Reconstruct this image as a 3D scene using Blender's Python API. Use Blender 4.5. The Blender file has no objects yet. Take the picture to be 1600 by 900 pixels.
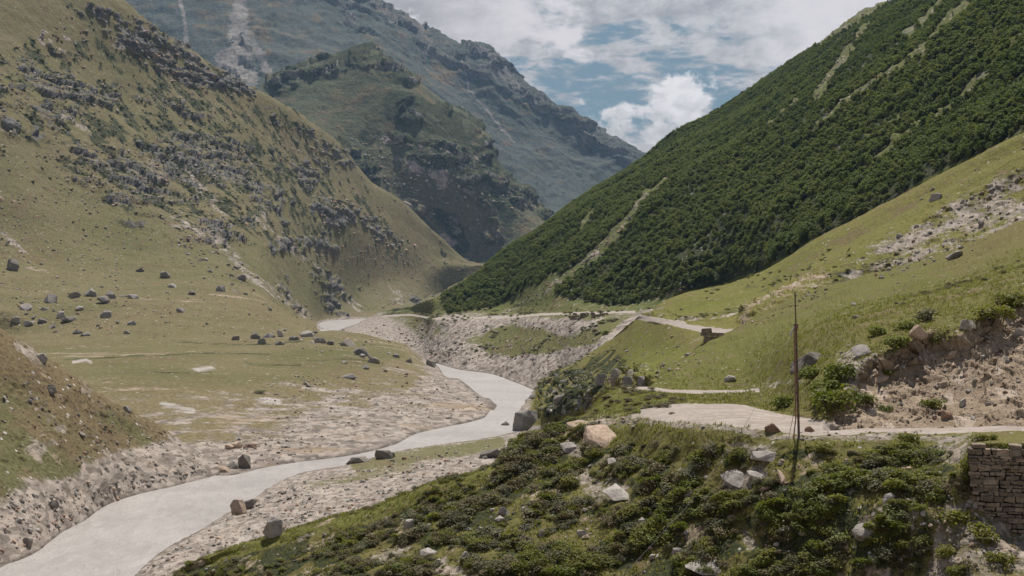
import bpy, bmesh, math, random
import numpy as np
from mathutils import Vector, Matrix, Euler

random.seed(7)
RNG = np.random.default_rng(11)
SC = bpy.context.scene
COL = SC.collection
FPX, CAMZ = 2222.2, 40.0            # focal length in photo pixels (50 mm lens), eye height above the river

# ------------------------------------------------------------------ camera
cam_d = bpy.data.cameras.new("camera")
cam_d.lens = 50.0; cam_d.sensor_width = 36.0
cam_d.clip_start = 0.1; cam_d.clip_end = 60000.0
cam = bpy.data.objects.new("camera", cam_d)
COL.objects.link(cam)
cam.location = (0, 0, CAMZ); cam.rotation_euler = (math.pi / 2, 0, 0)
SC.camera = cam

# ------------------------------------------------------------------ exposure, sun, sky
SC.view_settings.view_transform = 'Standard'
SC.view_settings.look = 'None'
SC.view_settings.gamma = 1.0
SC.view_settings.use_curve_mapping = False
SC.view_settings.exposure = 0.30
SC.cycles.use_denoising = True
SC.cycles.max_bounces = 4
SC.cycles.diffuse_bounces = 2
SC.cycles.glossy_bounces = 2
SC.cycles.transmission_bounces = 2
SC.cycles.volume_bounces = 0
SC.cycles.transparent_max_bounces = 4

SUN_AZ, SUN_EL = math.radians(14.0), math.radians(64.0)
sun_dir = Vector((math.sin(SUN_AZ) * math.cos(SUN_EL), math.cos(SUN_AZ) * math.cos(SUN_EL), math.sin(SUN_EL)))
sl = bpy.data.lights.new("sun", 'SUN')
sl.energy = 5.0; sl.angle = math.radians(0.5); sl.color = (1.0, 0.945, 0.87)
sun = bpy.data.objects.new("sun", sl); COL.objects.link(sun)
sun.rotation_euler = sun_dir.to_track_quat('Z', 'Y').to_euler()
sun.location = (0, 0, 4000)


class NT:
    """Tiny helper for building node trees."""
    def __init__(self, tree):
        self.t = tree
        for n in list(tree.nodes): tree.nodes.remove(n)
    def node(self, typ, ins=None, **kw):
        n = self.t.nodes.new(typ)
        for k, v in kw.items(): setattr(n, k, v)
        for k, v in (ins or {}).items(): self.put(n.inputs[k], v)
        return n
    def put(self, sock, v):
        if isinstance(v, bpy.types.NodeSocket): self.t.links.new(v, sock)
        elif isinstance(v, bpy.types.Node): self.t.links.new(v.outputs[0], sock)
        else:
            if isinstance(v, (tuple, list)) and sock.type == 'RGBA' and len(v) == 3: v = tuple(v) + (1.0,)
            sock.default_value = v
    def math(self, op, a, b=0.0, clamp=False):
        n = self.t.nodes.new('ShaderNodeMath'); n.operation = op; n.use_clamp = clamp
        self.put(n.inputs[0], a); self.put(n.inputs[1], b)
        return n.outputs[0]
    def ramp(self, v, lo, hi):
        n = self.t.nodes.new('ShaderNodeMapRange'); n.interpolation_type = 'SMOOTHSTEP'
        self.put(n.inputs[0], v); n.inputs[1].default_value = lo; n.inputs[2].default_value = hi
        return n.outputs[0]
    def mix(self, f, a, b, mode='MIX'):
        n = self.t.nodes.new('ShaderNodeMix'); n.data_type = 'RGBA'; n.blend_type = mode
        self.put(n.inputs[0], f); self.put(n.inputs[6], a); self.put(n.inputs[7], b)
        return n.outputs[2]
    def noise(self, vec, scale, detail=4.0, rough=0.55, dist=0.0):
        n = self.t.nodes.new('ShaderNodeTexNoise')
        if vec is not None: self.put(n.inputs['Vector'], vec)
        n.inputs['Scale'].default_value = scale; n.inputs['Detail'].default_value = detail
        n.inputs['Roughness'].default_value = rough; n.inputs['Distortion'].default_value = dist
        return n.outputs[0]
    def voro(self, vec, scale, out=0, feature='F1', rnd=1.0):
        n = self.t.nodes.new('ShaderNodeTexVoronoi'); n.feature = feature
        self.put(n.inputs['Vector'], vec); n.inputs['Scale'].default_value = scale
        n.inputs['Randomness'].default_value = rnd
        return n.outputs[out]


def build_world():
    w = bpy.data.worlds.new("World"); SC.world = w; w.use_nodes = True
    N = NT(w.node_tree)
    sky = N.node('ShaderNodeTexSky', sky_type='NISHITA')
    sky.sun_disc = False; sky.sun_elevation = SUN_EL; sky.sun_rotation = SUN_AZ
    sky.altitude = 3000.0; sky.air_density = 1.0; sky.dust_density = 0.6; sky.ozone_density = 2.0
    STR = 0.065
    tc = N.node('ShaderNodeTexCoord').outputs['Generated']
    sep = N.node('ShaderNodeSeparateXYZ', {0: tc})
    x, y, z = sep.outputs
    az = N.math('MULTIPLY', N.math('ARCTAN2', x, y), 57.2958)
    el = N.math('MULTIPLY', N.math('ARCSINE', z), 57.2958)
    def P(sx, sy, off=0.0):
        return N.node('ShaderNodeCombineXYZ', {0: N.math('MULTIPLY', az, sx), 1: N.math('MULTIPLY', el, sy), 2: off}).outputs[0]
    def blob(a0, e0, ra, re):
        u = N.math('DIVIDE', N.math('SUBTRACT', az, a0), ra)
        v = N.math('DIVIDE', N.math('SUBTRACT', el, e0), re)
        d = N.math('SQRT', N.math('ADD', N.math('MULTIPLY', u, u), N.math('MULTIPLY', v, v)))
        return N.math('SUBTRACT', 1.0, d)
    # streaky broken layer
    s1 = N.noise(P(0.30, 1.05, 3.1), 1.0, 6.0, 0.58, 0.35)
    s2 = N.noise(P(0.95, 2.6, 9.7), 1.0, 5.0, 0.6, 0.2)
    st = N.math('ADD', N.math('MULTIPLY', s1, 0.62), N.math('MULTIPLY', s2, 0.38))
    hi = N.math('MULTIPLY', N.ramp(el, 6.2, 11.0), 0.075)
    gap = N.math('MULTIPLY', N.ramp(blob(4.2, 7.6, 6.5, 2.2), 0.0, 0.7), -0.10)
    gap2 = N.math('MULTIPLY', N.ramp(blob(5.2, 10.1, 5.0, 1.1), 0.0, 0.7), -0.10)
    st = N.math('ADD', N.math('ADD', st, hi), N.math('ADD', gap, gap2))
    st = N.ramp(st, 0.415, 0.545)
    # heavy grey bank over the far ridge, on the left, and one at upper right
    f1 = N.noise(P(0.55, 0.85, 1.3), 1.0, 7.0, 0.6, 0.3)
    f1c = N.math('SUBTRACT', f1, 0.5)
    big = N.math('ADD', blob(-4.2, 11.3, 7.2, 3.9), N.math('MULTIPLY', f1c, 2.2))
    big = N.ramp(big, 0.0, 0.36)
    bigr = N.ramp(N.math('ADD', blob(14.5, 11.8, 6.6, 5.2), N.math('MULTIPLY', f1c, 0.9)), 0.0, 0.5)
    # bright heaps low over the valley
    f2 = N.noise(P(0.75, 0.95, 5.5), 1.0, 8.0, 0.6, 0.1)
    f2c = N.math('SUBTRACT', f2, 0.5)
    def heap(*a, k=3.2):
        return N.math('ADD', blob(*a), N.math('MULTIPLY', f2c, k))
    cu = N.math('MAXIMUM', heap(6.3, 5.2, 3.4, 2.0), heap(6.9, 7.2, 1.3, 1.35))
    cu = N.math('MAXIMUM', cu, heap(3.6, 5.0, 4.4, 2.1))
    cu = N.math('MAXIMUM', cu, heap(-30, 9, 20, 5)); cu = N.math('MAXIMUM', cu, heap(40, 8, 18, 5))
    cum = N.ramp(cu, -0.05, 0.38)
    sh = N.ramp(cu, 0.0, 0.9)
    f3 = N.noise(P(1.3, 2.0, 2.2), 1.0, 6.0, 0.6, 0.4)
    det = N.noise(P(0.8, 1.5, 8.8), 1.0, 6.0, 0.62, 0.3)
    blue = N.mix(0.82, N.mix(1.0, sky.outputs[0], (STR, STR, STR, 1), 'MULTIPLY'), (0.142, 0.205, 0.222))
    layer = N.mix(N.ramp(det, 0.3, 0.7), (0.32, 0.31, 0.312), (0.56, 0.525, 0.52))
    gv = N.math('ADD', N.math('MULTIPLY', det, 0.55), N.math('MULTIPLY', N.ramp(az, -6.5, 3.5), 0.45))
    grey = N.mix(N.ramp(gv, 0.2, 0.78), (0.33, 0.300, 0.298), (0.68, 0.63, 0.62))
    white = N.mix(N.ramp(N.math('ADD', N.math('MULTIPLY', N.ramp(el, 8.6, 5.0), 0.35), N.math('MULTIPLY', f3, 0.75)), 0.30, 0.78), (0.78, 0.745, 0.73), (0.44, 0.415, 0.415))
    c = N.mix(st, blue, layer)
    c = N.mix(N.math('MULTIPLY', bigr, 0.95), c, grey)
    c = N.mix(N.math('MULTIPLY', big, 0.97), c, grey)
    c = N.mix(N.math('MULTIPLY', cum, 0.95), c, white)
    # overhead the cover is broken: blue sky with some cloud, which keeps shade bluish
    up = N.ramp(el, 16.0, 40.0)
    ov = N.mix(N.ramp(N.noise(tc, 3.0, 5.0), 0.52, 0.70), N.mix(1.0, sky.outputs[0], (STR, STR, STR, 1), 'MULTIPLY'), (0.5, 0.49, 0.5))
    c = N.mix(up, c, ov)
    bg = N.node('ShaderNodeBackground', {0: N.mix(1.0, c, (9.8, 9.8, 9.8, 1), 'MULTIPLY'), 1: 0.1})
    N.node('ShaderNodeOutputWorld', {0: bg})


build_world()


# ------------------------------------------------------------------ small helpers
def tag(o, label=None, cat=None, group=None, kind=None):
    if label: o["label"] = label
    if cat: o["category"] = cat
    if group: o["group"] = group
    if kind: o["kind"] = kind
    return o


def smooth01(x, lo, hi):
    t = np.clip((x - lo) / (hi - lo), 0, 1)
    return t * t * (3 - 2 * t)


def _hash(ix, iy, iz, seed):
    h = (ix.astype(np.uint32) * np.uint32(374761393)) ^ (iy.astype(np.uint32) * np.uint32(668265263)) ^ \
        (iz.astype(np.uint32) * np.uint32(2246822519)) ^ np.uint32(seed * 3266489917 & 0xffffffff)
    h = (h ^ (h >> np.uint32(15))) * np.uint32(2246822519)
    h = (h ^ (h >> np.uint32(13))) * np.uint32(3266489917)
    return h ^ (h >> np.uint32(16))


def pnoise(x, y, z, seed=0):
    """gradient noise, about -1..1"""
    xi, yi, zi = np.floor(x), np.floor(y), np.floor(z)
    fx, fy, fz = (x - xi).astype(np.float32), (y - yi).astype(np.float32), (z - zi).astype(np.float32)
    xi, yi, zi = xi.astype(np.int32), yi.astype(np.int32), zi.astype(np.int32)
    u, v, w = (f * f * f * (f * (f * 6 - 15) + 10) for f in (fx, fy, fz))
    def corner(a, b, c):
        h = _hash(xi + a, yi + b, zi + c, seed)
        k = np.float32(2 / 1023.0)
        gx = (h & np.uint32(1023)).astype(np.float32) * k - 1
        gy = ((h >> np.uint32(10)) & np.uint32(1023)).astype(np.float32) * k - 1
        gz = ((h >> np.uint32(20)) & np.uint32(1023)).astype(np.float32) * k - 1
        return gx * (fx - a) + gy * (fy - b) + gz * (fz - c)
    def lerp(a, b, t): return a + (b - a) * t
    x00 = lerp(corner(0, 0, 0), corner(1, 0, 0), u); x10 = lerp(corner(0, 1, 0), corner(1, 1, 0), u)
    x01 = lerp(corner(0, 0, 1), corner(1, 0, 1), u); x11 = lerp(corner(0, 1, 1), corner(1, 1, 1), u)
    return 1.5 * lerp(lerp(x00, x10, v), lerp(x01, x11, v), w)


def fbm(P, scale, octv=5, gain=0.5, seed=0, ridged=False):
    """fractal noise of world points P (..,3); scale = wavelength in metres"""
    s = 1.0 / scale if np.isscalar(scale) else 1.0 / np.asarray(scale)
    q = P * s
    out = np.zeros(P.shape[:-1], np.float32); a, tot = 1.0, 0.0
    for o in range(octv):
        n = pnoise(q[..., 0] + 17.3 * o, q[..., 1] - 9.1 * o, q[..., 2] + 4.7 * o, seed + o)
        if ridged: n = 1 - 2 * np.abs(n)
        out += a * n; tot += a; a *= gain; q = q * 2.03
    return out / tot


def pchip(xk, yk, x):
    """monotone cubic; xk (K,), yk (K, ...) -> values at x"""
    xk = np.asarray(xk, float); yk = np.asarray(yk, float)
    h = np.diff(xk)
    sh = (len(h),) + (1,) * (yk.ndim - 1)
    dl = np.diff(yk, axis=0) / h.reshape(sh)
    m = np.zeros_like(yk)
    if len(xk) > 2:
        w1 = (2 * h[1:] + h[:-1]).reshape((-1,) + sh[1:]); w2 = (h[1:] + 2 * h[:-1]).reshape((-1,) + sh[1:])
        a, b = dl[:-1], dl[1:]
        ok = (a * b) > 0
        with np.errstate(divide='ignore', invalid='ignore'):
            hm = (w1 + w2) / (w1 / np.where(ok, a, 1) + w2 / np.where(ok, b, 1))
        m[1:-1] = np.where(ok, hm, 0)
    m[0] = dl[0]; m[-1] = dl[-1]
    i = np.clip(np.searchsorted(xk, x, side='right') - 1, 0, len(h) - 1)
    t = (x - xk[i]) / h[i]
    ts = t.reshape((-1,) + sh[1:]); hs = h[i].reshape((-1,) + sh[1:])
    t2, t3 = ts * ts, ts ** 3
    return (2 * t3 - 3 * t2 + 1) * yk[i] + (t3 - 2 * t2 + ts) * hs * m[i] + (-2 * t3 + 3 * t2) * yk[i + 1] + (t3 - t2) * hs * m[i + 1]


def yz(py, z):
    """distance of a point seen at row py that stands at height z"""
    return FPX * (CAMZ - z) / (py - 450.0)


def pyz(z, Y):
    return 450.0 + FPX * (CAMZ - z) / Y


# rail points: (px, py, Y) | Zp(px, py, z) | ZY(px, z, Y)
def Zp(px, py, z): return (px, py, yz(py, z))
def ZY(px, z, Y): return (px, pyz(z, Y), Y)


def seg_dist(px, py, a, b):
    ax, ay = a; bx, by = b
    dx, dy = bx - ax, by - ay
    L = dx * dx + dy * dy + 1e-9
    t = np.clip(((px - ax) * dx + (py - ay) * dy) / L, 0, 1)
    return np.hypot(px - ax - t * dx, py - ay - t * dy), t


def poly(px, py, pts, w=10.0):
    """soft inside-polygon mask"""
    ins = np.zeros(px.shape, bool); d = np.full(px.shape, 1e9)
    n = len(pts)
    for i in range(n):
        a, b = pts[i], pts[(i + 1) % n]
        d = np.minimum(d, seg_dist(px, py, a, b)[0])
        c = ((a[1] > py) != (b[1] > py))
        xx = (b[0] - a[0]) * (py - a[1]) / ((b[1] - a[1]) or 1e-9) + a[0]
        ins ^= c & (px < xx)
    sd = np.where(ins, d, -d)
    return smooth01(sd, -w, w)


def strip(px, py, pts, w0, w1=None, soft=0.6):
    """mask round a polyline whose half-width goes from w0 to w1"""
    w1 = w0 if w1 is None else w1
    out = np.zeros(px.shape); n = len(pts) - 1
    for i in range(n):
        d, t = seg_dist(px, py, pts[i], pts[i + 1])
        w = w0 + (w1 - w0) * (i + t) / n
        out = np.maximum(out, 1 - smooth01(d, w * (1 - soft), w * (1 + soft)))
    return out


class Layer:
    """A sheet of ground lofted between rails, each rail a line across the valley."""
    def __init__(self, name, rails, u0, u1, du, nv, inside=(-60, 1660)):
        us, p = [], u0
        while p < u1:
            us.append(p); p += du if inside[0] <= p <= inside[1] else du * 5
        us.append(u1)
        self.name = name
        self.U = np.array(us)
        K = len(rails)
        py = np.stack([pchip([q[0] for q in r], [q[1] for q in r], np.clip(self.U, r[0][0], r[-1][0])) for r in rails])
        lY = np.stack([pchip([q[0] for q in r], [math.log(q[2]) for q in r], np.clip(self.U, r[0][0], r[-1][0])) for r in rails])
        for k in range(1, K): lY[k] = np.maximum(lY[k], lY[k - 1] + 1e-4)
        w = np.array([0.02 if py[k].mean() > 1120 else max(0.02, float(np.percentile(np.abs(np.diff(py, axis=0)[k]), 80)) / 300) for k in range(K - 1)])
        cnt = np.maximum(3, np.round(nv * w / w.sum()).astype(int))
        vs = np.concatenate([k + np.arange(c) / c for k, c in enumerate(cnt)] + [[K - 1.0]])
        self.V = vs
        self.py0 = pchip(np.arange(K), py, vs)
        Y = np.exp(pchip(np.arange(K), lY, vs))
        self.px0 = np.broadcast_to(self.U, Y.shape)
        self.P = np.stack([(self.px0 - 800.0) / FPX * Y, Y, CAMZ - (self.py0 - 450.0) / FPX * Y], -1)
        self.P0 = self.P.copy()
        self.attrs = {}
    def normals(self):
        a = np.gradient(self.P, axis=1); b = np.gradient(self.P, axis=0)
        n = np.cross(a, b); n /= np.linalg.norm(n, axis=-1, keepdims=True) + 1e-9
        return n
    def push(self, d):
        self.P = self.P + self.normals() * np.asarray(d)[..., None]
    def lift(self, d):
        self.P[..., 2] += d
    def finish(self):
        self.spx = 800 + self.P[..., 0] / self.P[..., 1] * FPX
        self.spy = 450 - (self.P[..., 2] - CAMZ) / self.P[..., 1] * FPX
        self.N = self.normals()
    def hit(self, px, py):
        """first point of the sheet seen at pixel (px, py), or None"""
        if px < self.U[0] or px > self.U[-1]: return None
        i = int(np.clip(np.searchsorted(self.U, px), 1, len(self.U) - 1))
        if abs(self.U[i - 1] - px) < abs(self.U[i] - px): i -= 1
        c = self.spy[:, i]
        k = np.nonzero((c[:-1] >= py) & (c[1:] < py))[0]
        if len(k) == 0: return None
        k = int(k[0]); t = (c[k] - py) / (c[k] - c[k + 1] + 1e-9)
        return self.P[k, i] * (1 - t) + self.P[k + 1, i] * t, self.N[k, i]


def grid_mesh(name, P, faces_mask, mats, attrs, face_mat=None):
    """mesh of the quads of a grid that are in faces_mask"""
    nv, nu = P.shape[:2]
    idx = np.arange(nv * nu).reshape(nv, nu)
    q = np.stack([idx[:-1, :-1], idx[:-1, 1:], idx[1:, 1:], idx[1:, :-1]], -1)[faces_mask]
    used, inv = np.unique(q, return_inverse=True)
    q = inv.reshape(-1, 4)
    co = P.reshape(-1, 3)[used]
    me = raw_mesh(name, co, q)
    for k, v in attrs.items():
        at = me.attributes.new(k, 'FLOAT_COLOR', 'POINT')
        at.data.foreach_set('color', np.ascontiguousarray(v.reshape(-1, 4)[used], dtype=np.float32).ravel())
    for m in mats: me.materials.append(m)
    return me


def raw_mesh(name, co, faces, smooth=True):
    faces = np.asarray(faces, np.int32); n, k = faces.shape
    me = bpy.data.meshes.new(name)
    me.vertices.add(len(co)); me.vertices.foreach_set('co', np.ascontiguousarray(co, dtype=np.float32).ravel())
    me.loops.add(n * k); me.loops.foreach_set('vertex_index', faces.ravel())
    me.polygons.add(n)
    me.polygons.foreach_set('loop_start', np.arange(0, n * k, k, dtype=np.int32))
    me.polygons.foreach_set('loop_total', np.full(n, k, np.int32))
    me.polygons.foreach_set('use_smooth', np.full(n, smooth, bool))
    me.update(calc_edges=True)
    return me


def link(name, me, parent=None):
    o = bpy.data.objects.new(name, me); COL.objects.link(o)
    if parent: o.parent = parent
    return o

# ------------------------------------------------------------------ materials
def new_mat(name):
    m = bpy.data.materials.new(name); m.use_nodes = True
    return m, NT(m.node_tree)


def finish_mat(N, col, rough=0.9, bump=None, bstr=0.5, bdist=0.1, spec=0.15, extra=None):
    ins = {'Base Color': col, 'Roughness': rough, 'Specular IOR Level': spec}
    if bump is not None:
        b = N.node('ShaderNodeBump', {'Strength': bstr, 'Distance': bdist, 'Height': bump})
        ins['Normal'] = b
    p = N.node('ShaderNodeBsdfPrincipled', ins)
    N.node('ShaderNodeOutputMaterial', {0: extra(p) if extra else p})
    return p


def terrain_mat(name, s, dry=(0.178, 0.147, 0.078), green=(0.104, 0.108, 0.040), bdist=None, bstr=0.6, stones=0.5, rock=((0.055, 0.055, 0.053), (0.215, 0.200, 0.185)),
                gravel=((0.152, 0.127, 0.106), (0.375, 0.320, 0.274)), dirt=((0.175, 0.130, 0.088), (0.35, 0.278, 0.202))):
    """s = size in metres of the finest grain to show"""
    m, N = new_mat(name)
    P = N.node('ShaderNodeTexCoord').outputs['Object']
    a1 = N.node('ShaderNodeSeparateColor', {0: N.node('ShaderNodeAttribute', attribute_name='mk').outputs['Color']}).outputs
    al = N.node('ShaderNodeAttribute', attribute_name='mk').outputs['Alpha']
    a2 = N.node('ShaderNodeSeparateColor', {0: N.node('ShaderNodeAttribute', attribute_name='mk2').outputs['Color']}).outputs
    fine = N.noise(P, 1 / (s * 2.2), 3.0, 0.65)
    mid = N.noise(P, 1 / (s * 14), 6.0, 0.62)
    big = N.noise(P, 1 / (s * 90), 6.0, 0.6)
    # grass
    lf = N.math('ADD', N.math('MULTIPLY', a1[2], 0.9), N.math('MULTIPLY', N.math('SUBTRACT', N.math('ADD', N.math('MULTIPLY', big, 0.5), N.math('MULTIPLY', mid, 0.5)), 0.5), 1.5), clamp=True)
    g = N.mix(lf, dry, green)
    g = N.mix(N.math('MULTIPLY', N.ramp(N.math('ADD', N.math('MULTIPLY', mid, 0.6), N.math('MULTIPLY', big, 0.4)), 0.50, 0.62), 0.8), g, (0.150, 0.108, 0.062))
    g = N.mix(1.0, g, N.mix(N.ramp(fine, 0.25, 0.75), (0.62, 0.62, 0.62), (1.3, 1.3, 1.3)), 'MULTIPLY')
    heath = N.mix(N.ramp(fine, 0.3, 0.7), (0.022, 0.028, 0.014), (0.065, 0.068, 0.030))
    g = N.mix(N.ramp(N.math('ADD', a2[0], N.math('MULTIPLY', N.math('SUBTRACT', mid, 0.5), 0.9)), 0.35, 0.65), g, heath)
    # stones lying in the grass
    vd = N.voro(P, 1 / (s * 4.5)); vc = N.voro(P, 1 / (s * 4.5), 1)
    vcs = N.node('ShaderNodeSeparateColor', {0: vc}).outputs
    stone = N.math('MULTIPLY', N.math('LESS_THAN', vd, 0.27), N.math('GREATER_THAN', vcs[0], 1.0 - 0.16 * stones))
    stc = N.mix(vcs[1], (0.30, 0.275, 0.25), (0.55, 0.51, 0.47))
    g = N.mix(N.math('MULTIPLY', stone, 0.85), g, stc)
    # gravel and scree
    PF = N.node('ShaderNodeMapping', {0: P, 3: (1.0, 0.42, 1.0)}).outputs[0]
    v2 = N.voro(PF, 1 / (s * 3.2), 1); v2s = N.node('ShaderNodeSeparateColor', {0: v2}).outputs
    v3 = N.voro(PF, 1 / (s * 9.0), 1); v3s = N.node('ShaderNodeSeparateColor', {0: v3}).outputs
    gv = N.math('ADD', N.math('MULTIPLY', v2s[0], 0.40), N.math('ADD', N.math('MULTIPLY', v3s[0], 0.08), N.math('MULTIPLY', mid, 0.52)))
    gr = N.mix(N.ramp(gv, 0.2, 0.8), gravel[0], gravel[1])
    gr = N.mix(N.math('MULTIPLY', N.math('GREATER_THAN', v2s[1], 0.95), 0.55), gr, (0.10, 0.09, 0.08))
    gr = N.mix(N.math('MULTIPLY', N.math('GREATER_THAN', v3s[1], 0.96), 0.3), gr, (0.46, 0.415, 0.375))
    # dirt
    dt = N.mix(N.ramp(N.math('ADD', N.math('MULTIPLY', fine, 0.4), N.math('MULTIPLY', mid, 0.6)), 0.3, 0.7), dirt[0], dirt[1])
    dt = N.mix(N.math('MULTIPLY', N.math('GREATER_THAN', v3s[2], 0.88), 0.5), dt, (0.48, 0.40, 0.33))
    # rock
    rk = N.mix(N.ramp(N.math('ADD', N.math('MULTIPLY', mid, 0.5), N.math('MULTIPLY', fine, 0.5)), 0.32, 0.68), rock[0], rock[1])
    # bare pale sand
    sand = N.mix(N.ramp(mid, 0.3, 0.7), (0.30, 0.265, 0.235), (0.42, 0.38, 0.345))
    jit = N.math('MULTIPLY', N.math('SUBTRACT', N.math('ADD', N.math('MULTIPLY', mid, 0.65), N.math('MULTIPLY', fine, 0.35)), 0.5), 1.6)
    def msk(v): return N.ramp(N.math('ADD', v, N.math('MULTIPLY', jit, N.ramp(v, 0.0, 0.08))), 0.36, 0.64)
    c = N.mix(msk(a1[0]), g, gr)
    c = N.mix(msk(al), c, dt)
    c = N.mix(msk(a1[1]), c, rk)
    c = N.mix(N.ramp(N.math('ADD', a2[1], N.math('MULTIPLY', jit, 0.55)), 0.3, 0.8), c, sand)
    c = N.mix(N.math('MULTIPLY', a2[2], 0.55), c, N.mix(1.0, c, (0.36, 0.35, 0.35), 'MULTIPLY'))
    h = N.math('ADD', N.math('MULTIPLY', mid, 0.7), N.math('ADD', N.math('MULTIPLY', fine, 0.25), N.math('MULTIPLY', v2s[0], N.math('MULTIPLY', a1[0], 0.10))))
    h = N.math('ADD', h, N.math('MULTIPLY', stone, 0.25))
    finish_mat(N, c, 0.95, h, bstr, bdist * 0.7 if bdist else s * 6, 0.08)
    return m


def rock_mat(name, lo, hi, grain=3.0, lichen=None):
    m, N = new_mat(name)
    P = N.node('ShaderNodeTexCoord').outputs['Object']
    rnd = N.node('ShaderNodeObjectInfo').outputs['Random']
    off = N.node('ShaderNodeVectorMath', {0: P, 1: N.node('ShaderNodeCombineXYZ', {0: N.math('MULTIPLY', rnd, 57.0), 1: N.math('MULTIPLY', rnd, 31.0)})}, operation='ADD').outputs[0]
    a = N.noise(off, grain, 7.0, 0.65); b = N.noise(off, grain * 6, 5.0, 0.7)
    st = N.noise(N.node('ShaderNodeMapping', {0: off, 2: (0.4, 0.6, 0.2), 3: (1, 1, 5)}), grain * 1.3, 4.0)
    v = N.math('ADD', N.math('MULTIPLY', a, 0.5), N.math('ADD', N.math('MULTIPLY', b, 0.25), N.math('MULTIPLY', st, 0.25)))
    c = N.mix(N.ramp(v, 0.33, 0.67), lo, hi)
    c = N.mix(1.0, c, N.mix(rnd, (0.8, 0.8, 0.8), (1.2, 1.18, 1.16)), 'MULTIPLY')
    if lichen: c = N.mix(N.math('MULTIPLY', N.ramp(N.noise(off, grain * 2.2, 5.0), 0.55, 0.66), 0.6), c, lichen)
    finish_mat(N, c, 0.9, v, 0.7, 0.25 / grain, 0.15)
    return m


def leaf_mat(name, dark, light, trans=0.25, objvar=0.35):
    m, N = new_mat(name)
    P = N.node('ShaderNodeTexCoord').outputs['Object']
    rnd = N.node('ShaderNodeObjectInfo').outputs['Random']
    t = N.node('ShaderNodeSeparateColor', {0: N.node('ShaderNodeAttribute', attribute_name='tint').outputs['Color']}).outputs[0]
    f = N.math('ADD', N.math('MULTIPLY', t, 1 - objvar), N.math('MULTIPLY', rnd, objvar))
    c = N.mix(f, dark, light)
    p = N.node('ShaderNodeBsdfPrincipled', {'Base Color': c, 'Roughness': 0.65, 'Specular IOR Level': 0.25})
    tr = N.node('ShaderNodeBsdfTranslucent', {0: N.mix(1.0, c, (1.2, 1.35, 0.6, 1), 'MULTIPLY')})
    N.node('ShaderNodeOutputMaterial', {0: N.node('ShaderNodeMixShader', {0: trans, 1: p, 2: tr})})
    return m


M = {}
M['hill_far'] = terrain_mat('far_mountain_ground', 5.0, dry=(0.084, 0.090, 0.076), green=(0.054, 0.070, 0.056), stones=0.0, bdist=30, bstr=0.7, gravel=((0.15, 0.135, 0.12), (0.25, 0.225, 0.20)))  # grass tones cooled and greyed to carry part of the distance haze
M['hill_mid'] = terrain_mat('middle_mountain_ground', 3.0, dry=(0.118, 0.110, 0.064), green=(0.062, 0.076, 0.042), stones=0.0, bdist=20, bstr=0.7)
M['valley'] = terrain_mat('valley_ground', 0.5, stones=0.55, bdist=5, bstr=0.75)
M['spur'] = terrain_mat('spur_ground', 0.32, dry=(0.155, 0.118, 0.066), green=(0.075, 0.095, 0.034), stones=0.9, bdist=2.0)
M['hillside'] = terrain_mat('hillside_ground', 0.5, dry=(0.160, 0.138, 0.062), green=(0.092, 0.110, 0.032), stones=0.8, bdist=5)
M['lawn'] = terrain_mat('grass_spur_ground', 0.30, dry=(0.178, 0.148, 0.052), green=(0.114, 0.128, 0.023), stones=0.4, bdist=2)
M['bank'] = terrain_mat('near_bank_ground', 0.075, dry=(0.152, 0.122, 0.052), green=(0.104, 0.118, 0.024), stones=0.35, bdist=0.5, bstr=0.7)
M['bar'] = terrain_mat('gravel_bar_ground', 0.26, dry=(0.175, 0.150, 0.088), green=(0.110, 0.120, 0.042), stones=1.0, bdist=2)
M['rock_pale'] = rock_mat('pale_stone', (0.20, 0.183, 0.165), (0.42, 0.385, 0.35))
M['rock_grey'] = rock_mat('grey_stone', (0.16, 0.148, 0.134), (0.38, 0.35, 0.315), lichen=(0.16, 0.15, 0.09))
M['rock_dark'] = rock_mat('dark_stone', (0.105, 0.095, 0.081), (0.29, 0.262, 0.228))
M['rock_tan'] = rock_mat('tan_stone', (0.27, 0.20, 0.145), (0.50, 0.39, 0.30))
M['rock_red'] = rock_mat('reddish_stone', (0.17, 0.105, 0.075), (0.36, 0.25, 0.185))


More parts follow.
